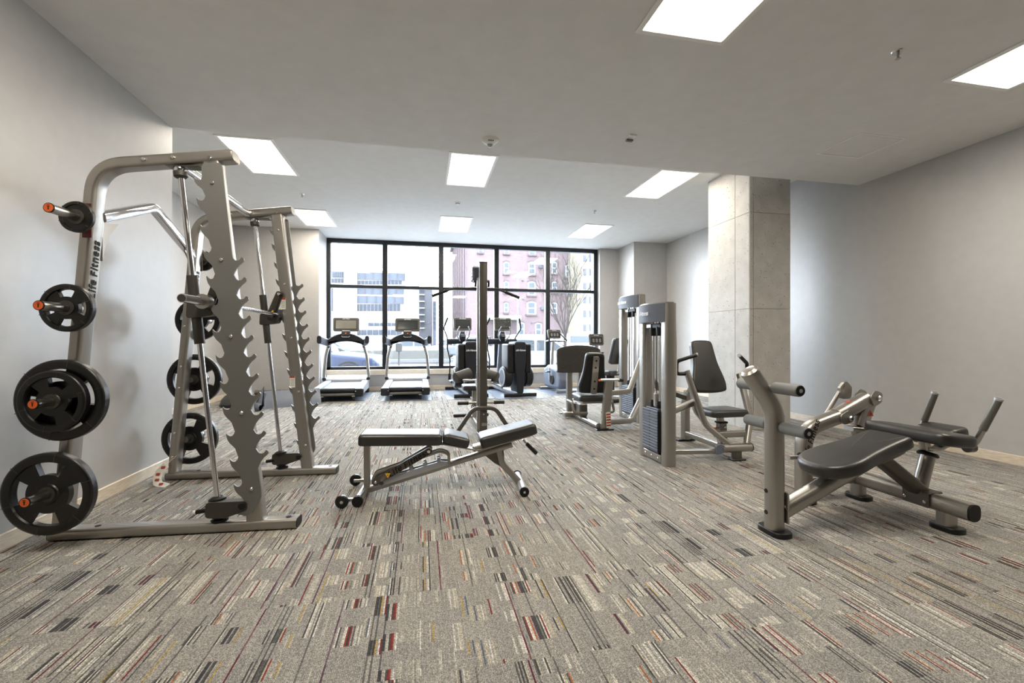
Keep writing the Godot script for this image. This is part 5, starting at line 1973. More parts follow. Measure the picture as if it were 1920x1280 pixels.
func leg_press():
	thing("leg_press", "leg press machine with a wide black foot plate and a grey weight tower", "leg press", 2.6, 6.1)
	O = Vector3(2.6, 0, 6.1)
	weight_tower(3.1, 5.95, 6.52, 1.84, 14, 0.1, 0.06)
	var up := Vector3(0, 0, -1)
	var b := Mb.new()
	b.sweep([V(2.31, 0.05, 5.6), V(2.31, 0.05, 7.0)], rrect(0.075, 0.06, 0.02, 3), Vector3.UP)
	part("base_rail", b, M.satin_steel)
	for d in [[2.37, 5.56], [2.31, 6.95]]:
		b = Mb.new()
		b.box(V(d[0], 0.009, d[1]), Vector3(0.24, 0.018, 0.1), 0.005)
		part("foot", b, M.black_rubber)
	for k in 3:
		bolt(V(2.272, 0.05, 5.95 + k * 0.25), Vector3(-1, 0, 0), 0.008, 0.003)
	b = Mb.new()
	b.sweep([V(2.378, 0.0, 5.575), V(2.40, 0.665, 5.475)], rrect(0.105, 0.07, 0.012, 3), up)
	part("seat_upright", b, M.frame_paint)
	# tubes joining the weight tower
	b = Mb.new()
	b.sweep(bend([V(2.44, 0.49, 5.52), V(2.75, 0.5, 5.6), V(3.06, 0.93, 5.85)], 0.12, 7), rrect(0.06, 0.07, 0.02, 3), Vector3.UP)
	part("upper_tie", b, M.frame_paint)
	b = Mb.new()
	b.sweep(bend([V(2.43, 0.1, 5.58), V(2.8, 0.09, 5.66), V(3.06, 0.34, 5.88)], 0.1, 7), rrect(0.07, 0.07, 0.02, 3), Vector3.UP)
	part("lower_tie", b, M.frame_paint)
	# seat and backrest
	b = Mb.new()
	b.cushion(bend2([Vector2(-0.22, -0.22), Vector2(0.22, -0.22), Vector2(0.2, 0.22), Vector2(-0.2, 0.22)], 0.06), 0.08, 0.03, 0.015, Transform3D(Basis(Vector3(1, 0, 0), Vector3(0, 0, -1), Vector3(0, 1, 0)), V(2.31, 0.36, 5.92)), 0.004)
	part("seat_pad", b, M.black_vinyl)
	b = Mb.new()
	b.box(V(2.31, 0.345, 5.92), Vector3(0.36, 0.03, 0.4), 0.008)
	part("seat_frame", b, M.satin_steel)
	var bx := Transform3D(Basis(Vector3(-1, 0, 0), Vector3(-0.07, 0.93, 0.36), Vector3(0, 0.36, -0.93)), V(2.275, 0.475, 5.72))
	b = Mb.new()
	b.cushion(waisted(0.27, 0.39, 0.57), 0.075, 0.03, 0.015, bx)
	part("backrest_pad", b, M.black_vinyl)
	b = Mb.new()
	b.cushion(waisted(0.235, 0.35, 0.53), 0.02, 0.008, 0.004, bx.translated_local(Vector3(0, 0.015, -0.014)))
	part("backrest_shell", b, M.stack_end)
	b = Mb.new()
	b.prism(bend2([Vector2(-0.045, 0.0), Vector2(0.045, 0.0), Vector2(0.042, 0.545), Vector2(-0.042, 0.545)], 0.02, 3), -0.035, -0.012, bx)
	var strip := part("backrest_rail", b, M.frame_paint)
	for yy in [0.08, 0.19, 0.39, 0.49]:
		b = Mb.new()
		b.lathe([Vector2(0.013, 0), Vector2(0.013, 0.003), Vector2(0, 0.003)], 12, xf_along(bx * Vector3(0, yy, -0.0355), bx.basis * Vector3(0, 0, -1)))
		part("rail_hole", b, M.ink, strip)
	# backrest pin and lever at the top of the upright
	b = Mb.new()
	b.rod(V(2.245, 0.668, 5.44), V(2.27, 0.67, 5.44), 0.013, 12)
	part("pin_knob", b, M.orange_label)
	b = Mb.new()
	b.rod(V(2.27, 0.671, 5.44), V(2.53, 0.672, 5.45), 0.017, 12)
	part("pin_shaft", b, M.chrome)
	b = Mb.new()
	b.rod(V(2.53, 0.665, 5.45), V(2.585, 0.66, 5.46), 0.022, 12)
	part("lever_grip", b, M.black_rubber)
	# side grips
	for s in [-1.0, 1.0]:
		b = Mb.new()
		b.sweep(bend([V(2.31 + s * 0.2, 0.33, 6.1), V(2.31 + s * 0.29, 0.34, 6.05), V(2.31 + s * 0.29, 0.34, 5.82), V(2.31 + s * 0.29, 0.2, 5.75), V(2.31 + s * 0.1, 0.2, 5.75)], 0.05, 5), circle(0.018, 10), Vector3.UP)
		part("side_grip", b, M.pewter)
	b = Mb.new()
	b.lathe([Vector2(0, -0.02), Vector2(0.075, -0.02), Vector2(0.065, 0), Vector2(0.075, 0.02), Vector2(0, 0.02)], 24, xf_along(V(2.25, 0.2, 6.42), Vector3(1, 0, 0)))
	part("pulley", b, M.chrome)
	b = Mb.new()
	b.box(V(2.31, 0.17, 6.3), Vector3(0.12, 0.2, 0.3), 0.02)
	part("carriage", b, M.dark_frame)
	# foot plate with a raised stud pattern and round badge
	b = Mb.new()
	var fo := curve2([Vector2(-0.32, -0.2), Vector2(0, -0.205), Vector2(0.32, -0.2), Vector2(0.335, -0.14), Vector2(0.345, 0.1), Vector2(0.325, 0.155), Vector2(0.2, 0.195), Vector2(0, 0.21), Vector2(-0.2, 0.195), Vector2(-0.325, 0.155), Vector2(-0.345, 0.1), Vector2(-0.335, -0.14)], 4)
	var fx := Transform3D(Basis(), V(2.335, 0.905, 6.47))
	b.cushion(fo, 0.045, 0.012, 0.008, fx)
	var fp_ := part("foot_plate", b, M.foot_rubber)
	b = Mb.new()
	for r in 16:
		for c in 22:
			var p := Vector2(-0.315 + c * 0.03 + (0.015 if r % 2 else 0.0), -0.18 + r * 0.0235)
			if p.length() < 0.105 or not Geometry2D.is_point_in_polygon(p * 1.05, fo):
				continue
			b.box(fx * Vector3(p.x, p.y, 0.048), Vector3(0.02, 0.011, 0.01), 0.002)
	var studs := part("foot_plate_studs", b, M.foot_rubber, fp_)
	meta(studs, "", "", "", "stuff")
	b = Mb.new()
	b.lathe([Vector2(0.09, 0), Vector2(0.098, 0.0), Vector2(0.098, 0.008), Vector2(0.09, 0.008)], 32, xf_along(fx * Vector3(0, 0, 0.044), Vector3(0, 0, 1)))
	part("badge_rim", b, M.foot_rubber, fp_)
	b = Mb.new()
	b.prism(PackedVector2Array([Vector2(-0.06, -0.02), Vector2(-0.01, -0.016), Vector2(0.035, 0.06), Vector2(0.02, 0.06), Vector2(-0.02, 0.0)]), 0.045, 0.05, fx)
	b.prism(PackedVector2Array([Vector2(-0.03, -0.045), Vector2(-0.012, -0.045), Vector2(0.015, 0.008), Vector2(0.06, 0.012), Vector2(0.065, 0.022), Vector2(0.005, 0.02)]), 0.045, 0.05, fx)
	part("badge_mark", b, M.foot_rubber, fp_)
	for x in [2.225, 2.405]:
		b = Mb.new()
		b.sweep([V(x, 0.08, 6.56), V(x, 0.72, 6.56)], rrect(0.085, 0.08, 0.014, 3), up)
		part("plate_support", b, M.frame_paint)
	b = Mb.new()
	b.box(V(2.31, 0.06, 6.56), Vector3(0.36, 0.08, 0.12), 0.015)
	part("support_base", b, M.frame_paint)
	# red and white tag tied round the upright
	b = Mb.new()
	b.box(V(2.405, 0.14, 5.5), Vector3(0.065, 0.2, 0.003), 0.0, Basis(Vector3(0, 0, 1), 0.06))
	var tag := part("paper_tag", b, M.white_label, null, "red and white printed paper tag")
	for k in 5:
		b = Mb.new()
		b.box(V(2.403 + k * 0.0015, 0.215 - k * 0.036, 5.498), Vector3(0.06, 0.022, 0.003), 0.0, Basis(Vector3(0, 0, 1), 0.06))
		part("tag_print", b, M.red_label, tag)
	b = Mb.new()
	b.sweep([V(2.34, 0.28, 5.515), V(2.40, 0.24, 5.497), V(2.45, 0.27, 5.515)], circle(0.002, 6), up)
	part("tag_string", b, M.white_label, tag)


func ab_bench():
	thing("ab_crunch_bench", "abdominal crunch bench with grey foot rollers and black pads on a silver frame", "ab bench", 2.7, 2.4)
	O = Vector3(2.7, 0, 2.4)
	var up := Vector3(0, 0, -1)
	var D := 2.36
	var b := Mb.new()
	# roller post
	b = Mb.new()
	b.sweep(bend([V(2.112, 0.03, D), V(2.112, 0.76, D), V(1.945, 0.985, D)], 0.22, 10), rrect(0.098, 0.098, 0.036, 5), up)
	part("roller_post", b, M.frame_paint)
	b = Mb.new()
	b.lathe([Vector2(0.0, 0.0), Vector2(0.054, 0.0), Vector2(0.052, 0.01), Vector2(0.036, 0.022), Vector2(0, 0.028)], 22, xf_along(V(1.945, 0.985, D), V(1.945, 0.985, 0) - V(2.07, 0.818, 0)))
	part("post_cap", b, M.frame_paint)
	b = Mb.new()
	b.cushion(bend2([Vector2(-0.062, -0.1), Vector2(0.062, -0.1), Vector2(0.062, 0.1), Vector2(-0.062, 0.1)], 0.06, 6), 0.032, 0.006, 0.004, Transform3D(Basis(Vector3(1, 0, 0), Vector3(0, 0, -1), Vector3(0, 1, 0)), V(2.118, 0.0, D + 0.005)))
	part("post_foot", b, M.black_rubber)
	for yy in [0.13, 0.26]:
		b = Mb.new()
		b.lathe([Vector2(0.0, 0), Vector2(0.014, 0), Vector2(0.012, 0.004), Vector2(0, 0.005)], 14, xf_along(V(2.063, yy, D + 0.01), Vector3(-1, 0, 0)))
		part("hole_plug", b, M.navy_plastic)
	for q in [[2.065, 0.895], [2.118, 0.655]]:
		b = Mb.new()
		b.rod(V(q[0], q[1], D - 0.245), V(q[0], q[1], D + 0.245), 0.012, 12)
		var ax := part("roller_axle", b, M.chrome)
		for s in [-1.0, 1.0]:
			b = Mb.new()
			b.lathe([Vector2(0, -0.09), Vector2(0.031, -0.09), Vector2(0.034, -0.084), Vector2(0.034, 0.084), Vector2(0.031, 0.09), Vector2(0, 0.09)], 22, xf_along(V(q[0], q[1], D + s * 0.15), dir(0, 0, 1)))
			var ro := part("foam_roller", b, M.grey_foam)
			b = Mb.new()
			b.lathe([Vector2(0.012, 0), Vector2(0.028, 0), Vector2(0.028, 0.004), Vector2(0.012, 0.004)], 20, xf_along(V(q[0], q[1], D + s * 0.24), dir(0, 0, s)))
			part("roller_end", b, M.black_plastic, ro)
			b = Mb.new()
			b.lathe([Vector2(0, 0), Vector2(0.022, 0), Vector2(0.022, 0.012), Vector2(0, 0.012)], 14, xf_along(V(q[0], q[1], D + s * 0.046), dir(0, 0, s)))
			part("axle_collar", b, M.chrome, ax)
	# low tube from the post up to the seat pad
	b = Mb.new()
	b.box(V(2.166, 0.165, D), Vector3(0.012, 0.19, 0.11), 0.004)
	part("tube_flange", b, M.frame_paint)
	b = Mb.new()
	b.sweep([V(2.165, 0.135, D), V(2.78, 0.40, D)], rrect(0.085, 0.1, 0.03, 5), up)
	part("seat_tube", b, M.frame_paint)
	# seat pad, rounded towards the rollers and rising to the back
	var ang := atan2(0.17, 0.62)
	var sx := Transform3D(Basis(Vector3(cos(ang), sin(ang), 0), Vector3(0, 0, -1), Vector3(-sin(ang), cos(ang), 0)), V(2.376, 0.335, D))
	b = Mb.new()
	b.cushion(curve2([Vector2(0.0, 0.0), Vector2(0.02, -0.1), Vector2(0.09, -0.165), Vector2(0.2, -0.185), Vector2(0.36, -0.16), Vector2(0.52, -0.145), Vector2(0.63, -0.14), Vector2(0.655, -0.1), Vector2(0.655, 0.1), Vector2(0.63, 0.14), Vector2(0.52, 0.145), Vector2(0.36, 0.16), Vector2(0.2, 0.185), Vector2(0.09, 0.165), Vector2(0.02, 0.1)], 5), 0.078, 0.028, 0.02, sx, 0.004)
	part("seat_pad", b, M.black_vinyl)
	b = Mb.new()
	b.cushion(curve2([Vector2(0.02, 0.0), Vector2(0.1, -0.14), Vector2(0.3, -0.14), Vector2(0.62, -0.11), Vector2(0.62, 0.11), Vector2(0.3, 0.14), Vector2(0.1, 0.14)], 5), 0.018, 0.004, 0.004, sx.translated_local(Vector3(0, 0, -0.012)))
	part("seat_board", b, M.pewter)
	# cross beam on the floor side, its feet and end caps
	b = Mb.new()
	b.sweep([V(3.2, 0.155, 2.055), V(3.2, 0.155, 2.79)], rrect(0.088, 0.1, 0.034, 5), Vector3.UP)
	part("cross_beam", b, M.frame_paint)
	for e in [[2.055, -1.0], [2.79, 1.0]]:
		b = Mb.new()
		b.sweep([V(3.2, 0.155, e[0]), V(3.2, 0.155, e[0] + e[1] * 0.012)], rrect(0.088, 0.1, 0.036, 5), Vector3.UP)
		part("beam_cap", b, M.black_plastic)
	for d in [2.19, 2.765]:
		b = Mb.new()
		b.sweep([V(3.2, 0.03, d), V(3.2, 0.115, d)], rrect(0.085, 0.09, 0.03, 5), up)
		part("beam_leg", b, M.frame_paint)
		b = Mb.new()
		b.cushion(bend2([Vector2(-0.06, -0.085), Vector2(0.06, -0.085), Vector2(0.06, 0.085), Vector2(-0.06, 0.085)], 0.058, 6), 0.032, 0.006, 0.004, Transform3D(Basis(Vector3(1, 0, 0), Vector3(0, 0, -1), Vector3(0, 1, 0)), V(3.205, 0, d)))
		part("beam_foot", b, M.black_rubber)
	# diagonal leg bolted to the beam
	b = Mb.new()
	b.sweep([V(3.2, 0.19, 2.34), V(2.88, 0.44, 2.38)], rrect(0.085, 0.1, 0.03, 5), up)
	part("diagonal_leg", b, M.dark_frame)
	b = Mb.new()
	b.box(V(3.2, 0.204, 2.33), Vector3(0.12, 0.012, 0.16), 0.004)
	b.box(V(3.147, 0.16, 2.33), Vector3(0.012, 0.09, 0.16), 0.004)
	part("beam_bracket", b, M.dark_frame)
	for e in [-0.06, 0.06]:
		bolt(V(3.14, 0.15, 2.33 + e), Vector3(-1, 0, 0), 0.011, 0.008)
	# back pad across, head pad and their adjustable stem
	b = Mb.new()
	b.cushion(curve2([Vector2(-0.125, -0.25), Vector2(0.02, -0.275), Vector2(0.12, -0.25), Vector2(0.14, -0.12), Vector2(0.14, 0.12), Vector2(0.12, 0.25), Vector2(0.02, 0.275), Vector2(-0.125, 0.25), Vector2(-0.145, 0.12), Vector2(-0.145, -0.12)], 5), 0.075, 0.026, 0.018, Transform3D(Basis(Vector3(0.995, -0.1, 0), Vector3(0, 0, -1), Vector3(0.1, 0.995, 0)), V(3.19, 0.53, D)), 0.004)
	part("back_pad", b, M.black_vinyl)
	b = Mb.new()
	b.cushion(bend2([Vector2(-0.07, -0.125), Vector2(0.07, -0.125), Vector2(0.07, 0.125), Vector2(-0.07, 0.125)], 0.045), 0.07, 0.025, 0.015, Transform3D(Basis(Vector3(0.985, 0.17, 0), Vector3(0, 0, -1), Vector3(-0.17, 0.985, 0)), V(3.44, 0.535, D + 0.02)), 0.003)
	part("head_pad", b, M.black_vinyl)
	b = Mb.new()
	b.rod(V(3.22, 0.2, D), V(3.29, 0.42, D), 0.042, 20)
	part("back_stem", b, M.frame_paint)
	b = Mb.new()
	b.lathe([Vector2(0, -0.012), Vector2(0.055, -0.012), Vector2(0.058, 0.0), Vector2(0.05, 0.012), Vector2(0, 0.012)], 22, xf_along(V(3.29, 0.425, D), Vector3(0.07, 0.22, 0)))
	part("stem_collar", b, M.black_plastic)
	b = Mb.new()
	b.sweep([V(3.285, 0.42, D), V(3.25, 0.53, D)], rrect(0.045, 0.05, 0.01, 2), up)
	part("stem_head", b, M.satin_steel)
	b = Mb.new()
	b.sweep(bend([V(3.26, 0.465, D), V(3.36, 0.455, D), V(3.48, 0.5, D)], 0.05), rrect(0.03, 0.06, 0.01, 2), up)
	part("pad_carrier", b, M.satin_steel)
	b = Mb.new()
	b.rod(V(3.45, 0.49, D - 0.14), V(3.45, 0.49, D + 0.2), 0.018, 14)
	part("handle_crossbar", b, M.satin_steel)
	for s in [-1.0, 1.0]:
		b = Mb.new()
		var base := V(3.45, 0.49, D + 0.02 + s * 0.15)
		var elbow := base + Vector3(0.03, 0.04, -s * 0.015)
		var tip := elbow + Vector3(0.0, 0.29, s * 0.085 + 0.01)
		if s > 0:
			tip = elbow + Vector3(0.0, 0.29, 0.095)
		else:
			tip = elbow + Vector3(0.0, 0.29, 0.115)
		b.sweep(bend([base, elbow, tip], 0.05, 5), circle(0.017, 12), Vector3(1, 0, 0))
		var h := part("handle", b, M.satin_steel)
		b = Mb.new()
		b.rod(elbow.lerp(tip, 0.28), elbow.lerp(tip, 0.96), 0.0205, 14)
		part("grip_sleeve", b, M.pewter, h)
		b = Mb.new()
		b.rod(elbow.lerp(tip, 0.96), elbow.lerp(tip, 1.0), 0.022, 14)
		part("grip_cap", b, M.silver_plastic, h)
		b = Mb.new()
		b.rod(base + Vector3(-0.03, 0, 0), base + Vector3(0.02, 0, 0), 0.03, 16)
		part("handle_joint", b, M.dark_frame, h)
	# side linkage: bent post, lever, and pivot stand
	var E := 2.78
	b = Mb.new()
	b.sweep(bend([V(2.735, 0.03, E), V(2.735, 0.525, E), V(3.03, 0.612, E)], 0.17, 10), rrect(0.1, 0.105, 0.036, 5), up)
	var lp := part("linkage_post", b, M.frame_paint)
	wordmark("Life Fitness", 0.062, V(2.752, 0.47, E - 0.052), dir(0.12, 0.3, 0), dir(-0.3, 0.12, 0), M.ink, lp, "lettering", 0.85)
	b = Mb.new()
	b.cushion(bend2([Vector2(-0.058, -0.08), Vector2(0.058, -0.08), Vector2(0.058, 0.08), Vector2(-0.058, 0.08)], 0.056, 6), 0.03, 0.006, 0.004, Transform3D(Basis(Vector3(1, 0, 0), Vector3(0, 0, -1), Vector3(0, 1, 0)), V(2.74, 0, E)))
	part("linkage_foot", b, M.black_rubber)
	b = Mb.new()
	b.sweep([V(2.76, 0.15, E), V(3.18, 0.15, E)], rrect(0.07, 0.07, 0.02, 3), up)
	part("lower_tie", b, M.frame_paint)
	b = Mb.new()
	b.rod(V(2.56, 0.345, E - 0.05), V(2.705, 0.342, E - 0.05), 0.016, 14)
	part("stop_rod", b, M.chrome)
	b = Mb.new()
	b.rod(V(2.66, 0.342, E - 0.05), V(2.695, 0.342, E - 0.05), 0.034, 16)
	part("stop_bumper", b, M.black_rubber)
	b = Mb.new()
	b.lathe([Vector2(0.0, 0), Vector2(0.012, 0), Vector2(0.01, 0.004), Vector2(0, 0.005)], 14, xf_along(V(2.715, 0.25, E - 0.051), dir(0, 0, -1)))
	part("hole_plug", b, M.grey_foam)
	b = Mb.new()
	b.sweep([V(3.03, 0.615, E), V(3.29, 0.735, E)], rrect(0.11, 0.105, 0.045, 5), up)
	var lv := part("lever", b, M.frame_paint)
	var nrm := Vector3(-0.42, 0.9, 0).normalized()
	b = Mb.new()
	b.prism(PackedVector2Array([Vector2(-0.022, -0.016), Vector2(0.022, -0.016), Vector2(0, 0.024)]), 0, 0.0012, Transform3D(Basis(Vector3(0, 0, 1), Vector3(0.9, 0.42, 0), -nrm) * Basis(Vector3(0, 1, 0), PI), V(3.15, 0.671, E) + nrm * 0.0555))
	part("warning_triangle", b, M.red_label, lv)
	for e in [[3.055, 0.61, 0.0], [3.31, 0.75, 1.0]]:
		for s in [-1.0, 1.0]:
			b = Mb.new()
			var ear := bend2([Vector2(-0.06, -0.03), Vector2(0.03, -0.045), Vector2(0.06, 0.0), Vector2(0.03, 0.05), Vector2(-0.05, 0.045)], 0.03)
			if e[2] > 0:
				ear = bend2([Vector2(-0.05, -0.055), Vector2(0.035, -0.045), Vector2(0.065, 0.01), Vector2(0.01, 0.06), Vector2(-0.045, 0.03)], 0.03)
			b.prism(ear, -0.005, 0.005, Transform3D(Basis(Vector3(0, 0, 1), 0.4), V(e[0], e[1], E + s * 0.06)))
			part("pivot_ear", b, M.frame_paint)
		bolt(V(e[0] + 0.012, e[1], E - 0.065), dir(0, 0, -1), 0.02, 0.022)
	b = Mb.new()
	b.rod(V(3.05, 0.55, E + 0.15), V(3.22, 0.83, E + 0.12), 0.016, 12)
	part("push_rod", b, M.satin_steel)
	b = Mb.new()
	b.prism(bend2([Vector2(-0.05, -0.07), Vector2(0.05, -0.07), Vector2(0.055, 0.02), Vector2(0.0, 0.075), Vector2(-0.055, 0.02)], 0.03), -0.012, 0.012, Transform3D(Basis(), V(3.23, 0.795, E + 0.12)))
	part("rod_bracket", b, M.frame_paint)
	b = Mb.new()
	b.sweep([V(3.215, 0.535, E), V(3.29, 0.715, E)], rrect(0.1, 0.09, 0.012, 3), up)
	var st := part("pivot_stand", b, M.frame_paint)
	triangle_label(V(3.275, 0.635, E - 0.047), dir(0, 0, -1), 0.045, M.red_label, st)
	b = Mb.new()
	b.sweep([V(3.12, 0.525, E - 0.01), V(3.42, 0.5, E - 0.1)], rrect(0.035, 0.11, 0.014, 3), up)
	part("stand_shelf", b, M.satin_steel)
	b = Mb.new()
	b.sweep(bend([V(3.2, 0.19, E), V(3.23, 0.4, E), V(3.2, 0.51, E)], 0.08), rrect(0.06, 0.06, 0.015, 3), up)
	part("stand_leg", b, M.frame_paint)


# body of a car: side outline extruded with rounded shoulders; front towards -x of the local frame
func car(called: String, label: String, x: float, d: float, turn: float, paint: Material, suv := false, group := "cars outside the window"):
	thing(called, label, "car", x, d, turn, group, -0.12)
	var h := 1.7 if suv else 1.44
	var b := Mb.new()
	var low := bend2([Vector2(-2.25, 0.28), Vector2(2.25, 0.3), Vector2(2.28, 0.82), Vector2(2.0, 0.98), Vector2(-0.95, 0.98), Vector2(-2.05, 0.86), Vector2(-2.3, 0.62)], 0.16, 6)
	b.cushion(low, 1.76, 0.12, 0.12, Transform3D(Basis(), Vector3(0, 0, -0.88)))
	part("body", b, paint)
	b = Mb.new()
	var top := [Vector2(-1.0, 0.9), Vector2(-0.25, h), Vector2(0.95, h), Vector2(1.75, 0.9)]
	if suv:
		top = [Vector2(-0.95, 0.9), Vector2(-0.4, h), Vector2(1.85, h), Vector2(2.1, 0.9)]
	b.cushion(bend2(top, 0.22, 6), 1.5, 0.14, 0.14, Transform3D(Basis(), Vector3(0, 0, -0.75)))
	part("cabin", b, paint)
	for s in [-1.0, 1.0]:
		for w in 2:
			b = Mb.new()
			var q := [Vector2(-0.78, 0.97), Vector2(-0.22, h - 0.1), Vector2(0.38, h - 0.1), Vector2(0.38, 0.97)] if w == 0 else [Vector2(0.46, 0.97), Vector2(0.46, h - 0.1), Vector2(1.0, h - 0.12), Vector2(1.5, 0.97)]
			if suv:
				q = [Vector2(-0.75, 0.97), Vector2(-0.32, h - 0.12), Vector2(0.5, h - 0.12), Vector2(0.5, 0.97)] if w == 0 else [Vector2(0.6, 0.97), Vector2(0.6, h - 0.12), Vector2(1.75, h - 0.12), Vector2(1.9, 0.97)]
			b.prism(bend2(q, 0.06, 4), -0.006, 0.006, Transform3D(Basis(), Vector3(0, 0, s * 0.752)))
			part("side_window", b, M.car_glass)
		for wx in [-1.42, 1.42]:
			b = Mb.new()
			b.lathe([Vector2(0, -0.1), Vector2(0.31, -0.1), Vector2(0.335, -0.07), Vector2(0.335, 0.07), Vector2(0.31, 0.1), Vector2(0, 0.1)], 28, xf_along(Vector3(wx, 0.335, s * 0.81), Vector3(0, 0, 1)))
			var t := part("wheel", b, M.tyre)
			b = Mb.new()
			b.lathe([Vector2(0, 0.0), Vector2(0.21, 0.0), Vector2(0.2, 0.012), Vector2(0.05, 0.004), Vector2(0, 0.012)], 24, xf_along(Vector3(wx, 0.335, s * 0.911), Vector3(0, 0, s)))
			part("hubcap", b, M.silver_plastic, t)
			b = Mb.new()
			var arc := []
			for k in 13:
				var a := PI * k / 12.0
				arc.append(Vector3(wx + cos(a) * 0.38, 0.335 + sin(a) * 0.38, s * 0.882))
			b.sweep(arc, rrect(0.05, 0.012, 0.004, 2), Vector3(0, 0, 1))
			part("wheel_arch", b, M.tyre)
		b = Mb.new()
		b.box(Vector3(-0.62, 1.02, s * 0.93), Vector3(0.12, 0.12, 0.16), 0.03)
		part("wing_mirror", b, paint)
		b = Mb.new()
		b.box(Vector3(-2.16, 0.72, s * 0.66), Vector3(0.2, 0.13, 0.32), 0.05)
		part("headlight", b, M.silver_plastic)
		b = Mb.new()
		b.box(Vector3(2.2, 0.8, s * 0.68), Vector3(0.14, 0.14, 0.26), 0.04)
		part("tail_light", b, M.car_red)
	for e in [[-1.0, -0.25, -1.0], [1.75, 0.95, 1.0]]:
		if suv:
			e = [-0.95, -0.4, -1.0] if e[2] < 0 else [2.1, 1.85, 1.0]
		b = Mb.new()
		var lo := Vector3(e[0], 0.97, 0)
		var hi := Vector3(lerpf(e[0], e[1], 0.86), 0.9 + (h - 0.9) * 0.86, 0)
		lo.x = lerpf(e[0], e[1], 0.12)
		var off := Vector3(e[2] * 0.02, 0.02, 0)
		b.quad(lo + off + Vector3(0, 0, 0.62), lo + off + Vector3(0, 0, -0.62), hi + off + Vector3(0, 0, -0.55), hi + off + Vector3(0, 0, 0.55))
		b.quad(hi + off + Vector3(0, 0, 0.55), hi + off + Vector3(0, 0, -0.55), lo + off + Vector3(0, 0, -0.62), lo + off + Vector3(0, 0, 0.62))
		part("windscreen", b, M.car_glass)


func pickup():
	thing("pickup_truck", "white pickup truck parked near the bare tree seen from behind", "truck", 9.6, 27.5, -78.0, "cars outside the window", -0.12)
	var b := Mb.new()
	b.cushion(bend2([Vector2(-2.7, 0.4), Vector2(2.7, 0.4), Vector2(2.7, 1.05), Vector2(-1.5, 1.1), Vector2(-2.6, 1.02)], 0.12, 5), 1.9, 0.1, 0.1, Transform3D(Basis(), Vector3(0, 0, -0.95)))
	part("body", b, M.car_white)
	b = Mb.new()
	b.cushion(bend2([Vector2(-1.4, 1.0), Vector2(-0.8, 1.78), Vector2(0.7, 1.78), Vector2(0.8, 1.0)], 0.15, 5), 1.64, 0.12, 0.12, Transform3D(Basis(), Vector3(0, 0, -0.82)))
	part("cab", b, M.car_white)
	b = Mb.new()
	b.box(Vector3(0.79, 1.42, 0), Vector3(0.03, 0.44, 1.35), 0.01)
	part("rear_window", b, M.car_glass)
	for s in [-1.0, 1.0]:
		b = Mb.new()
		b.box(Vector3(2.7, 0.85, s * 0.86), Vector3(0.04, 0.3, 0.14), 0.01)
		part("tail_light", b, M.car_red)
		for x in [-1.7, 1.7]:
			b = Mb.new()
			b.lathe([Vector2(0, -0.12), Vector2(0.36, -0.12), Vector2(0.38, 0), Vector2(0.36, 0.12), Vector2(0, 0.12)], 24, xf_along(Vector3(x, 0.38, s * 0.84), Vector3(0, 0, 1)))
			part("wheel", b, M.tyre)
	b = Mb.new()
	b.box(Vector3(2.75, 0.52, 0), Vector3(0.12, 0.16, 1.8), 0.03)
	part("bumper", b, M.satin_steel)
	b = Mb.new()
	b.box(Vector3(2.715, 0.75, 0), Vector3(0.01, 0.13, 0.3))
	part("number_plate", b, M.white_label)


func facade_box(called: String, x0: float, x1: float, y0: float, y1: float, d0: float, d1: float, m: Material, parent: Node3D = null) -> MeshInstance3D:
	var b := Mb.new()
	b.box(V((x0 + x1) / 2, (y0 + y1) / 2, (d0 + d1) / 2), Vector3(x1 - x0, y1 - y0, d1 - d0))
	return part(called, b, m, parent)


var FD := 62.0


# metres on a facade at depth FD, from its outline as measured in the photograph
func fp(px: float, py: float) -> Vector2:
	var th := atan(170.0 / 839.0)
	var a := (px - 960.0) / 839.0
	var t := FD / (cos(th) - a * sin(th))
	return Vector2((a * cos(th) + sin(th)) * t, 1.17 + (640.0 - py) / 839.0 * t)


func rect(called: String, r: Array, out: float, deep: float, m: Material, par: Node3D = null) -> MeshInstance3D:
	var a := fp(r[0], r[3])
	var c := fp(r[2], r[1])
	return facade_box(called, a.x, c.x, -0.12 if r[3] > 638 else a.y, fp(r[0], r[1]).y, FD - out, FD - out + deep, m, par)


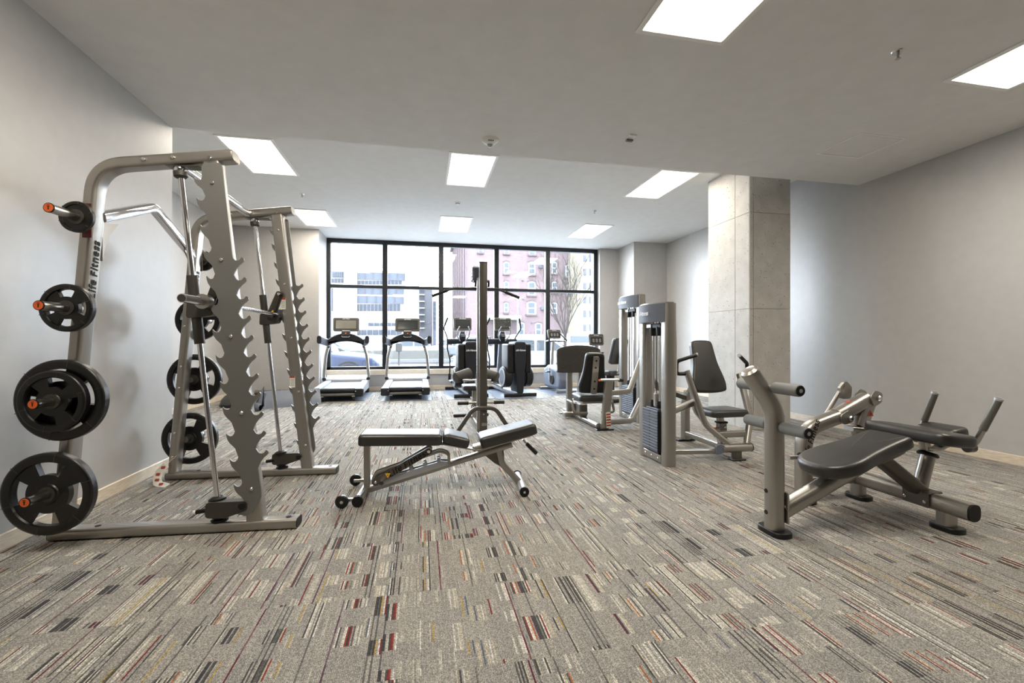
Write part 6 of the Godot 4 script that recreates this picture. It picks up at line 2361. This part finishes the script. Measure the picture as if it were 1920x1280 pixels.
func office_building():
	var D := 62.0
	FD = D
	thing("office_building", "white office block with dark glass bands across the street at left", "building", -9.0, D)
	O = Vector3(-9.0, 0, D)
	rect("main_wall", [560, 503, 785, 652], 0.0, 10.0, M.office_white)
	rect("left_tower", [647, 490, 670, 645], 0.8, 8.0, M.office_white)
	rect("right_tower", [760, 494.5, 784.5, 650], 0.8, 9.0, M.office_white)
	for g in [[670, 510, 760, 524, 0], [621, 509, 647, 520, 0], [670, 539, 757, 551, 0], [653, 554, 757, 568, 0]]:
		var f: MeshInstance3D = rect("glass_band", [g[0], g[1], g[2], g[3]], 0.15, 0.3, M.office_pale)
		for k in 5:
			var x: float = lerpf(g[0], g[2], (k + 1) / 6.0)
			rect("mullion", [x - 0.3, g[1], x + 0.3, g[3]], 0.3, 0.2, M.tower_grey, f)
	for g in [[653, 570, 757, 583, 14], [670, 526, 760, 533, 12], [621, 522, 647, 530, 4], [617, 540, 625, 583, 1], [690, 605, 760, 611, 6], [655, 618, 760, 628, 9]]:
		var n: int = g[4]
		for k in n:
			var w: float = (g[2] - g[0]) / n
			rect("window", [g[0] + k * w + 0.5, g[1], g[0] + (k + 1) * w - 0.5, g[3]], 0.12, 0.25, M.office_glass)
	rect("roof_rail", [672, 495, 760, 496.2], 0.3, 0.1, M.tower_grey)
	rect("roof_rail", [672, 499, 760, 500], 0.3, 0.1, M.tower_grey)
	for k in 7:
		rect("roof_rail_post", [673 + k * 14.3, 495, 673.8 + k * 14.3, 504], 0.3, 0.1, M.tower_grey)
	# grey block behind, at the right of the white one
	thing("grey_apartment_block", "grey apartment block with a column of blue windows beside the white office", "building", -6.0, 80.0)
	O = Vector3(-6.0, 0, 80.0)
	D = 80.0
	FD = D
	rect("wall", [785, 541, 811, 642], 0.0, 8.0, M.tower_grey)
	for k in 6:
		rect("window", [787, 542 + k * 12.5, 795, 551 + k * 12.5], 0.15, 0.3, M.office_glass)
		rect("balcony_band", [786, 551.5 + k * 12.5, 796, 553.5 + k * 12.5], 0.5, 0.6, M.office_white)
	thing("slim_blue_tower", "slim pale blue tower far away beside the grey block", "building", -5.0, 95.0)
	O = Vector3(-5.0, 0, 95.0)
	D = 95.0
	FD = D
	rect("wall", [811.5, 564, 818, 640], 0.0, 6.0, M.office_pale)
	for k in 6:
		rect("window", [812.5, 567 + k * 9, 817, 572 + k * 9], 0.15, 0.3, M.office_glass)
	# brick building
	D = 58.0
	FD = D
	thing("brick_building", "tall red brick building with arched white windows across the street", "building", 10.0, D)
	O = Vector3(10.0, 0, D)
	rect("front_wall", [873.7, 400, 1102, 652], 0.0, 0.6, M.brick)
	# receding side wall with pilasters
	var c0: Vector2 = fp(873.7, 640)
	var top: float = fp(873.7, 400).y
	var b := Mb.new()
	b.box(V(c0.x + 0.3, top / 2 - 0.3, D + 12.6), Vector3(0.6, top, 25))
	part("side_wall", b, M.brick)
	for k in 7:
		b = Mb.new()
		b.box(V(c0.x - 0.06, top / 2 - 0.3, D + 1.5 + k * 3.6), Vector3(0.25, top, 0.7))
		part("pilaster", b, M.brick_trim)
	rect("corner_pipe", [872.6, 420, 873.6, 648], 0.15, 0.12, M.tower_grey)
	b = Mb.new()
	b.box(V(c0.x + 8.0, top + 0.2, D + 12.8), Vector3(17, 0.5, 25.4))
	part("roof", b, M.grey_concrete)
	# windows: outline box in measured pixels, arched head
	var wins := [[896, 467, 906, 473], [944, 467, 955, 475], [991, 467, 1004, 477], [944, 491, 954.5, 513], [990, 491, 1003.5, 514.5], [944.5, 527, 954, 548], [989, 527.5, 1004, 553], [944.5, 567, 953, 585], [987.5, 565, 1005, 589], [1060, 496, 1072, 520], [1062, 533, 1074, 556], [1062, 606, 1074, 628], [1003, 605, 1015, 628], [972, 604, 983, 628], [1034, 567, 1044, 588], [1034, 491, 1044, 513], [1034, 528, 1044, 549]]
	for w in wins:
		var a: Vector2 = fp(w[0], w[3])
		var c: Vector2 = fp(w[2], w[1])
		var wd := c.x - a.x
		var ht := c.y - a.y
		var ol := PackedVector2Array([Vector2(0, 0), Vector2(wd, 0)])
		for k in 9:
			var t := k / 8.0
			ol.append(Vector2(wd * (1 - t), ht * (0.9 + 0.1 * sin(PI * t))))
		b = Mb.new()
		b.prism(ol, -0.05, 0.12, Transform3D(Basis(), V(a.x, a.y, D)))
		var f := part("window", b, M.far_window_frame)
		for k in 2:
			b = Mb.new()
			b.box(V(a.x + wd / 2, a.y + ht * (0.25 + 0.45 * k), D - 0.13), Vector3(wd * 0.66, ht * 0.36, 0.03))
			part("pane", b, M.far_glass, f)
		b = Mb.new()
		b.box(V(a.x + wd / 2, a.y - 0.12, D - 0.15), Vector3(wd * 1.25, 0.2, 0.3))
		part("window_sill", b, M.brick_trim, f)
		b = Mb.new()
		var hd := []
		for k in 9:
			var t := k / 8.0
			hd.append(V(a.x + wd * t, a.y + ht * (0.9 + 0.1 * sin(PI * t)) + 0.12, D - 0.06))
		b.sweep(hd, rrect(0.2, 0.14, 0.01, 1), Vector3(0, 0, 1))
		part("window_arch", b, M.brick_trim, f)
	for q in [[978, 525, 982], [979, 560, 983], [995, 604, 999]]:
		rect("wall_vent", [q[0], q[1], q[2], q[1] + 1.5], 0.2, 0.3, M.tower_grey)
	for q in [[1010, 498, 1016, 503], [1013, 576, 1020, 581]]:
		rect("air_unit", q, 0.5, 0.6, M.office_pale)
	b = Mb.new()
	var ca: Vector2 = fp(912, 598)
	var cb: Vector2 = fp(970, 588)
	b.box(V((ca.x + cb.x) / 2, ca.y + 0.1, D - 1.2), Vector3(cb.x - ca.x, 0.5, 2.4), 0.05)
	part("entrance_canopy", b, M.office_white)
	rect("entrance", [914, 600, 968, 640], 0.1, 0.2, M.brick_trim)
	# cream building at the right
	D = 52.0
	FD = D
	thing("cream_building", "cream coloured building behind the bare tree at the window edge", "building", 19.0, D)
	O = Vector3(19.0, 0, D)
	rect("wall", [1090, 400, 1180, 652], 0.0, 5.0, M.cream_wall)
	for r in 6:
		for k in 2:
			rect("window", [1094 + k * 11, 478 + r * 26, 1099 + k * 11, 490 + r * 26], 0.1, 0.2, M.office_pale)


func branch(b: Mb, a: Vector3, dir: Vector3, l: float, r: float, depth: int, rng: RandomNumberGenerator):
	var p := a
	var d := dir.normalized()
	var n := 3
	for k in n:
		var q := p + d * (l / n)
		b.rod(p, q, r * (1.0 - 0.22 * k), 6 if depth > 1 else 4, r * (1.0 - 0.22 * (k + 1)))
		p = q
		d = (d + Vector3(rng.randf_range(-0.14, 0.14), 0.05, rng.randf_range(-0.14, 0.14))).normalized()
		if depth > 0:
			for j in (2 if k > 0 else 1):
				var az := rng.randf() * TAU
				var side := Vector3(cos(az), 0.0, sin(az))
				branch(b, p, d * 0.85 + side * rng.randf_range(0.4, 0.7) + Vector3(0, 0.25, 0), l * rng.randf_range(0.5, 0.68), r * 0.5, depth - 1, rng)


func street():
	var gy := -0.12
	var b := Mb.new()
	b.box(Vector3(0, gy - 0.15, -(11.6 + 60)), Vector3(240, 0.3, 120))
	struct("ground_street", b, M.asphalt, "pale street and parking lot outside the window")
	b = Mb.new()
	b.box(Vector3(0, gy + 0.03, -12.5), Vector3(80, 0.1, 1.7), 0.02)
	struct("ground_sidewalk", b, M.pavement, "concrete sidewalk outside the window")
	b = Mb.new()
	b.box(Vector3(0, gy + 0.03, -22.6), Vector3(160, 0.12, 3.0), 0.02)
	struct("ground_far_sidewalk", b, M.pavement)
	# low concrete wall and rail across the road
	b = Mb.new()
	b.box(Vector3(0, 0.36, 0), Vector3(30, 0.95, 0.25), 0.03)
	single("low_wall", b, M.grey_concrete, "long low grey concrete wall beyond the road", "wall", Vector3(-13.5, gy, -24.2))
	thing("guard_rail", "low grey guard rail along the far edge of the road", "guard rail", -7.0, 20.5, 0.0, "", gy)
	b = Mb.new()
	b.box(Vector3(0, 0.42, 0), Vector3(26, 0.16, 0.06), 0.02)
	part("rail", b, M.pole_metal)
	for k in 12:
		b = Mb.new()
		b.box(Vector3(-12.1 + k * 2.2, 0.22, -0.06), Vector3(0.08, 0.44, 0.08), 0.01)
		part("post", b, M.pole_metal)
	office_building()
	car("parked_car", "blue car parked close outside the left window bay", -3.3, 14.1, 174.0, M.car_blue)
	car("parked_car", "white car parked outside behind the elliptical trainers", 3.35, 15.2, -4.0, M.car_white)
	car("parked_car", "pale silver suv parked behind the white car", 5.5, 26.5, 10.0, M.car_white, true)
	car("parked_car", "grey car in the far lot left of the second treadmill screen", -6.2, 28.0, 10.0, M.car_grey)
	car("parked_car", "white car in the far lot behind the second treadmill", -0.9, 30.0, 0.0, M.car_white)
	car("parked_car", "dark grey car at the far kerb left of the brick building", 3.2, 34.0, -20.0, M.car_grey, true)
	car("parked_car", "red car far away left of the brick corner", 2.6, 42.0, 60.0, M.car_red)
	pickup()
	# street lamps, sign pole and parking meter
	for s in [["street_lamp", "white double street lamp in front of the office block", -8.7, 40.0, 6.0], ["street_lamp", "slim street lamp in front of the brick facade", 8.2, 38.0, 7.3]]:
		thing(s[0], s[1], "street lamp", s[2], s[3], 0.0, "", gy)
		b = Mb.new()
		b.rod(Vector3.ZERO, Vector3(0, s[4], 0), 0.075, 10, 0.05)
		part("pole", b, M.pole_metal)
		for e in [-1.0, 1.0]:
			b = Mb.new()
			b.box(Vector3(e * 0.6, s[4], 0), Vector3(0.7, 0.16, 0.3), 0.06)
			part("lamp_head", b, M.office_white)
			b = Mb.new()
			b.rod(Vector3(0, s[4] - 0.05, 0), Vector3(e * 0.4, s[4], 0), 0.03, 8)
			part("arm", b, M.pole_metal)
	thing("parking_meter", "parking meter on a pole outside between the treadmills and the road", "parking meter", -0.62, 13.0, 0.0, "", gy)
	b = Mb.new()
	b.rod(Vector3(0, 0, 0), Vector3(0, 1.02, 0), 0.03, 10)
	part("pole", b, M.pole_metal)
	b = Mb.new()
	b.cushion(bend2([Vector2(-0.09, 0), Vector2(0.09, 0), Vector2(0.1, 0.25), Vector2(-0.1, 0.25)], 0.06), 0.13, 0.03, 0.03, Transform3D(Basis(), Vector3(0, 1.0, -0.065)))
	part("meter_head", b, M.pole_metal)
	# bare tree
	var rng := RandomNumberGenerator.new()
	rng.seed = 21
	thing("bare_tree", "bare branching tree in front of the brick building at right", "tree", 8.05, 24.5, 0.0, "", gy)
	b = Mb.new()
	b.rod(Vector3.ZERO, Vector3(0.02, 1.6, 0), 0.11, 10, 0.085)
	part("trunk", b, M.bark)
	for k in 7:
		b = Mb.new()
		var az := TAU * k / 7.0 + 0.4
		var tilt := 0.12 if k == 0 else rng.randf_range(0.32, 0.6)
		branch(b, Vector3(0.02, 1.3 + k * 0.07, 0), Vector3(cos(az) * tilt, 1, sin(az) * tilt), rng.randf_range(2.2, 3.0) * (1.3 if k == 0 else 1.0), 0.042, 3, rng)
		part("limb", b, M.bark)
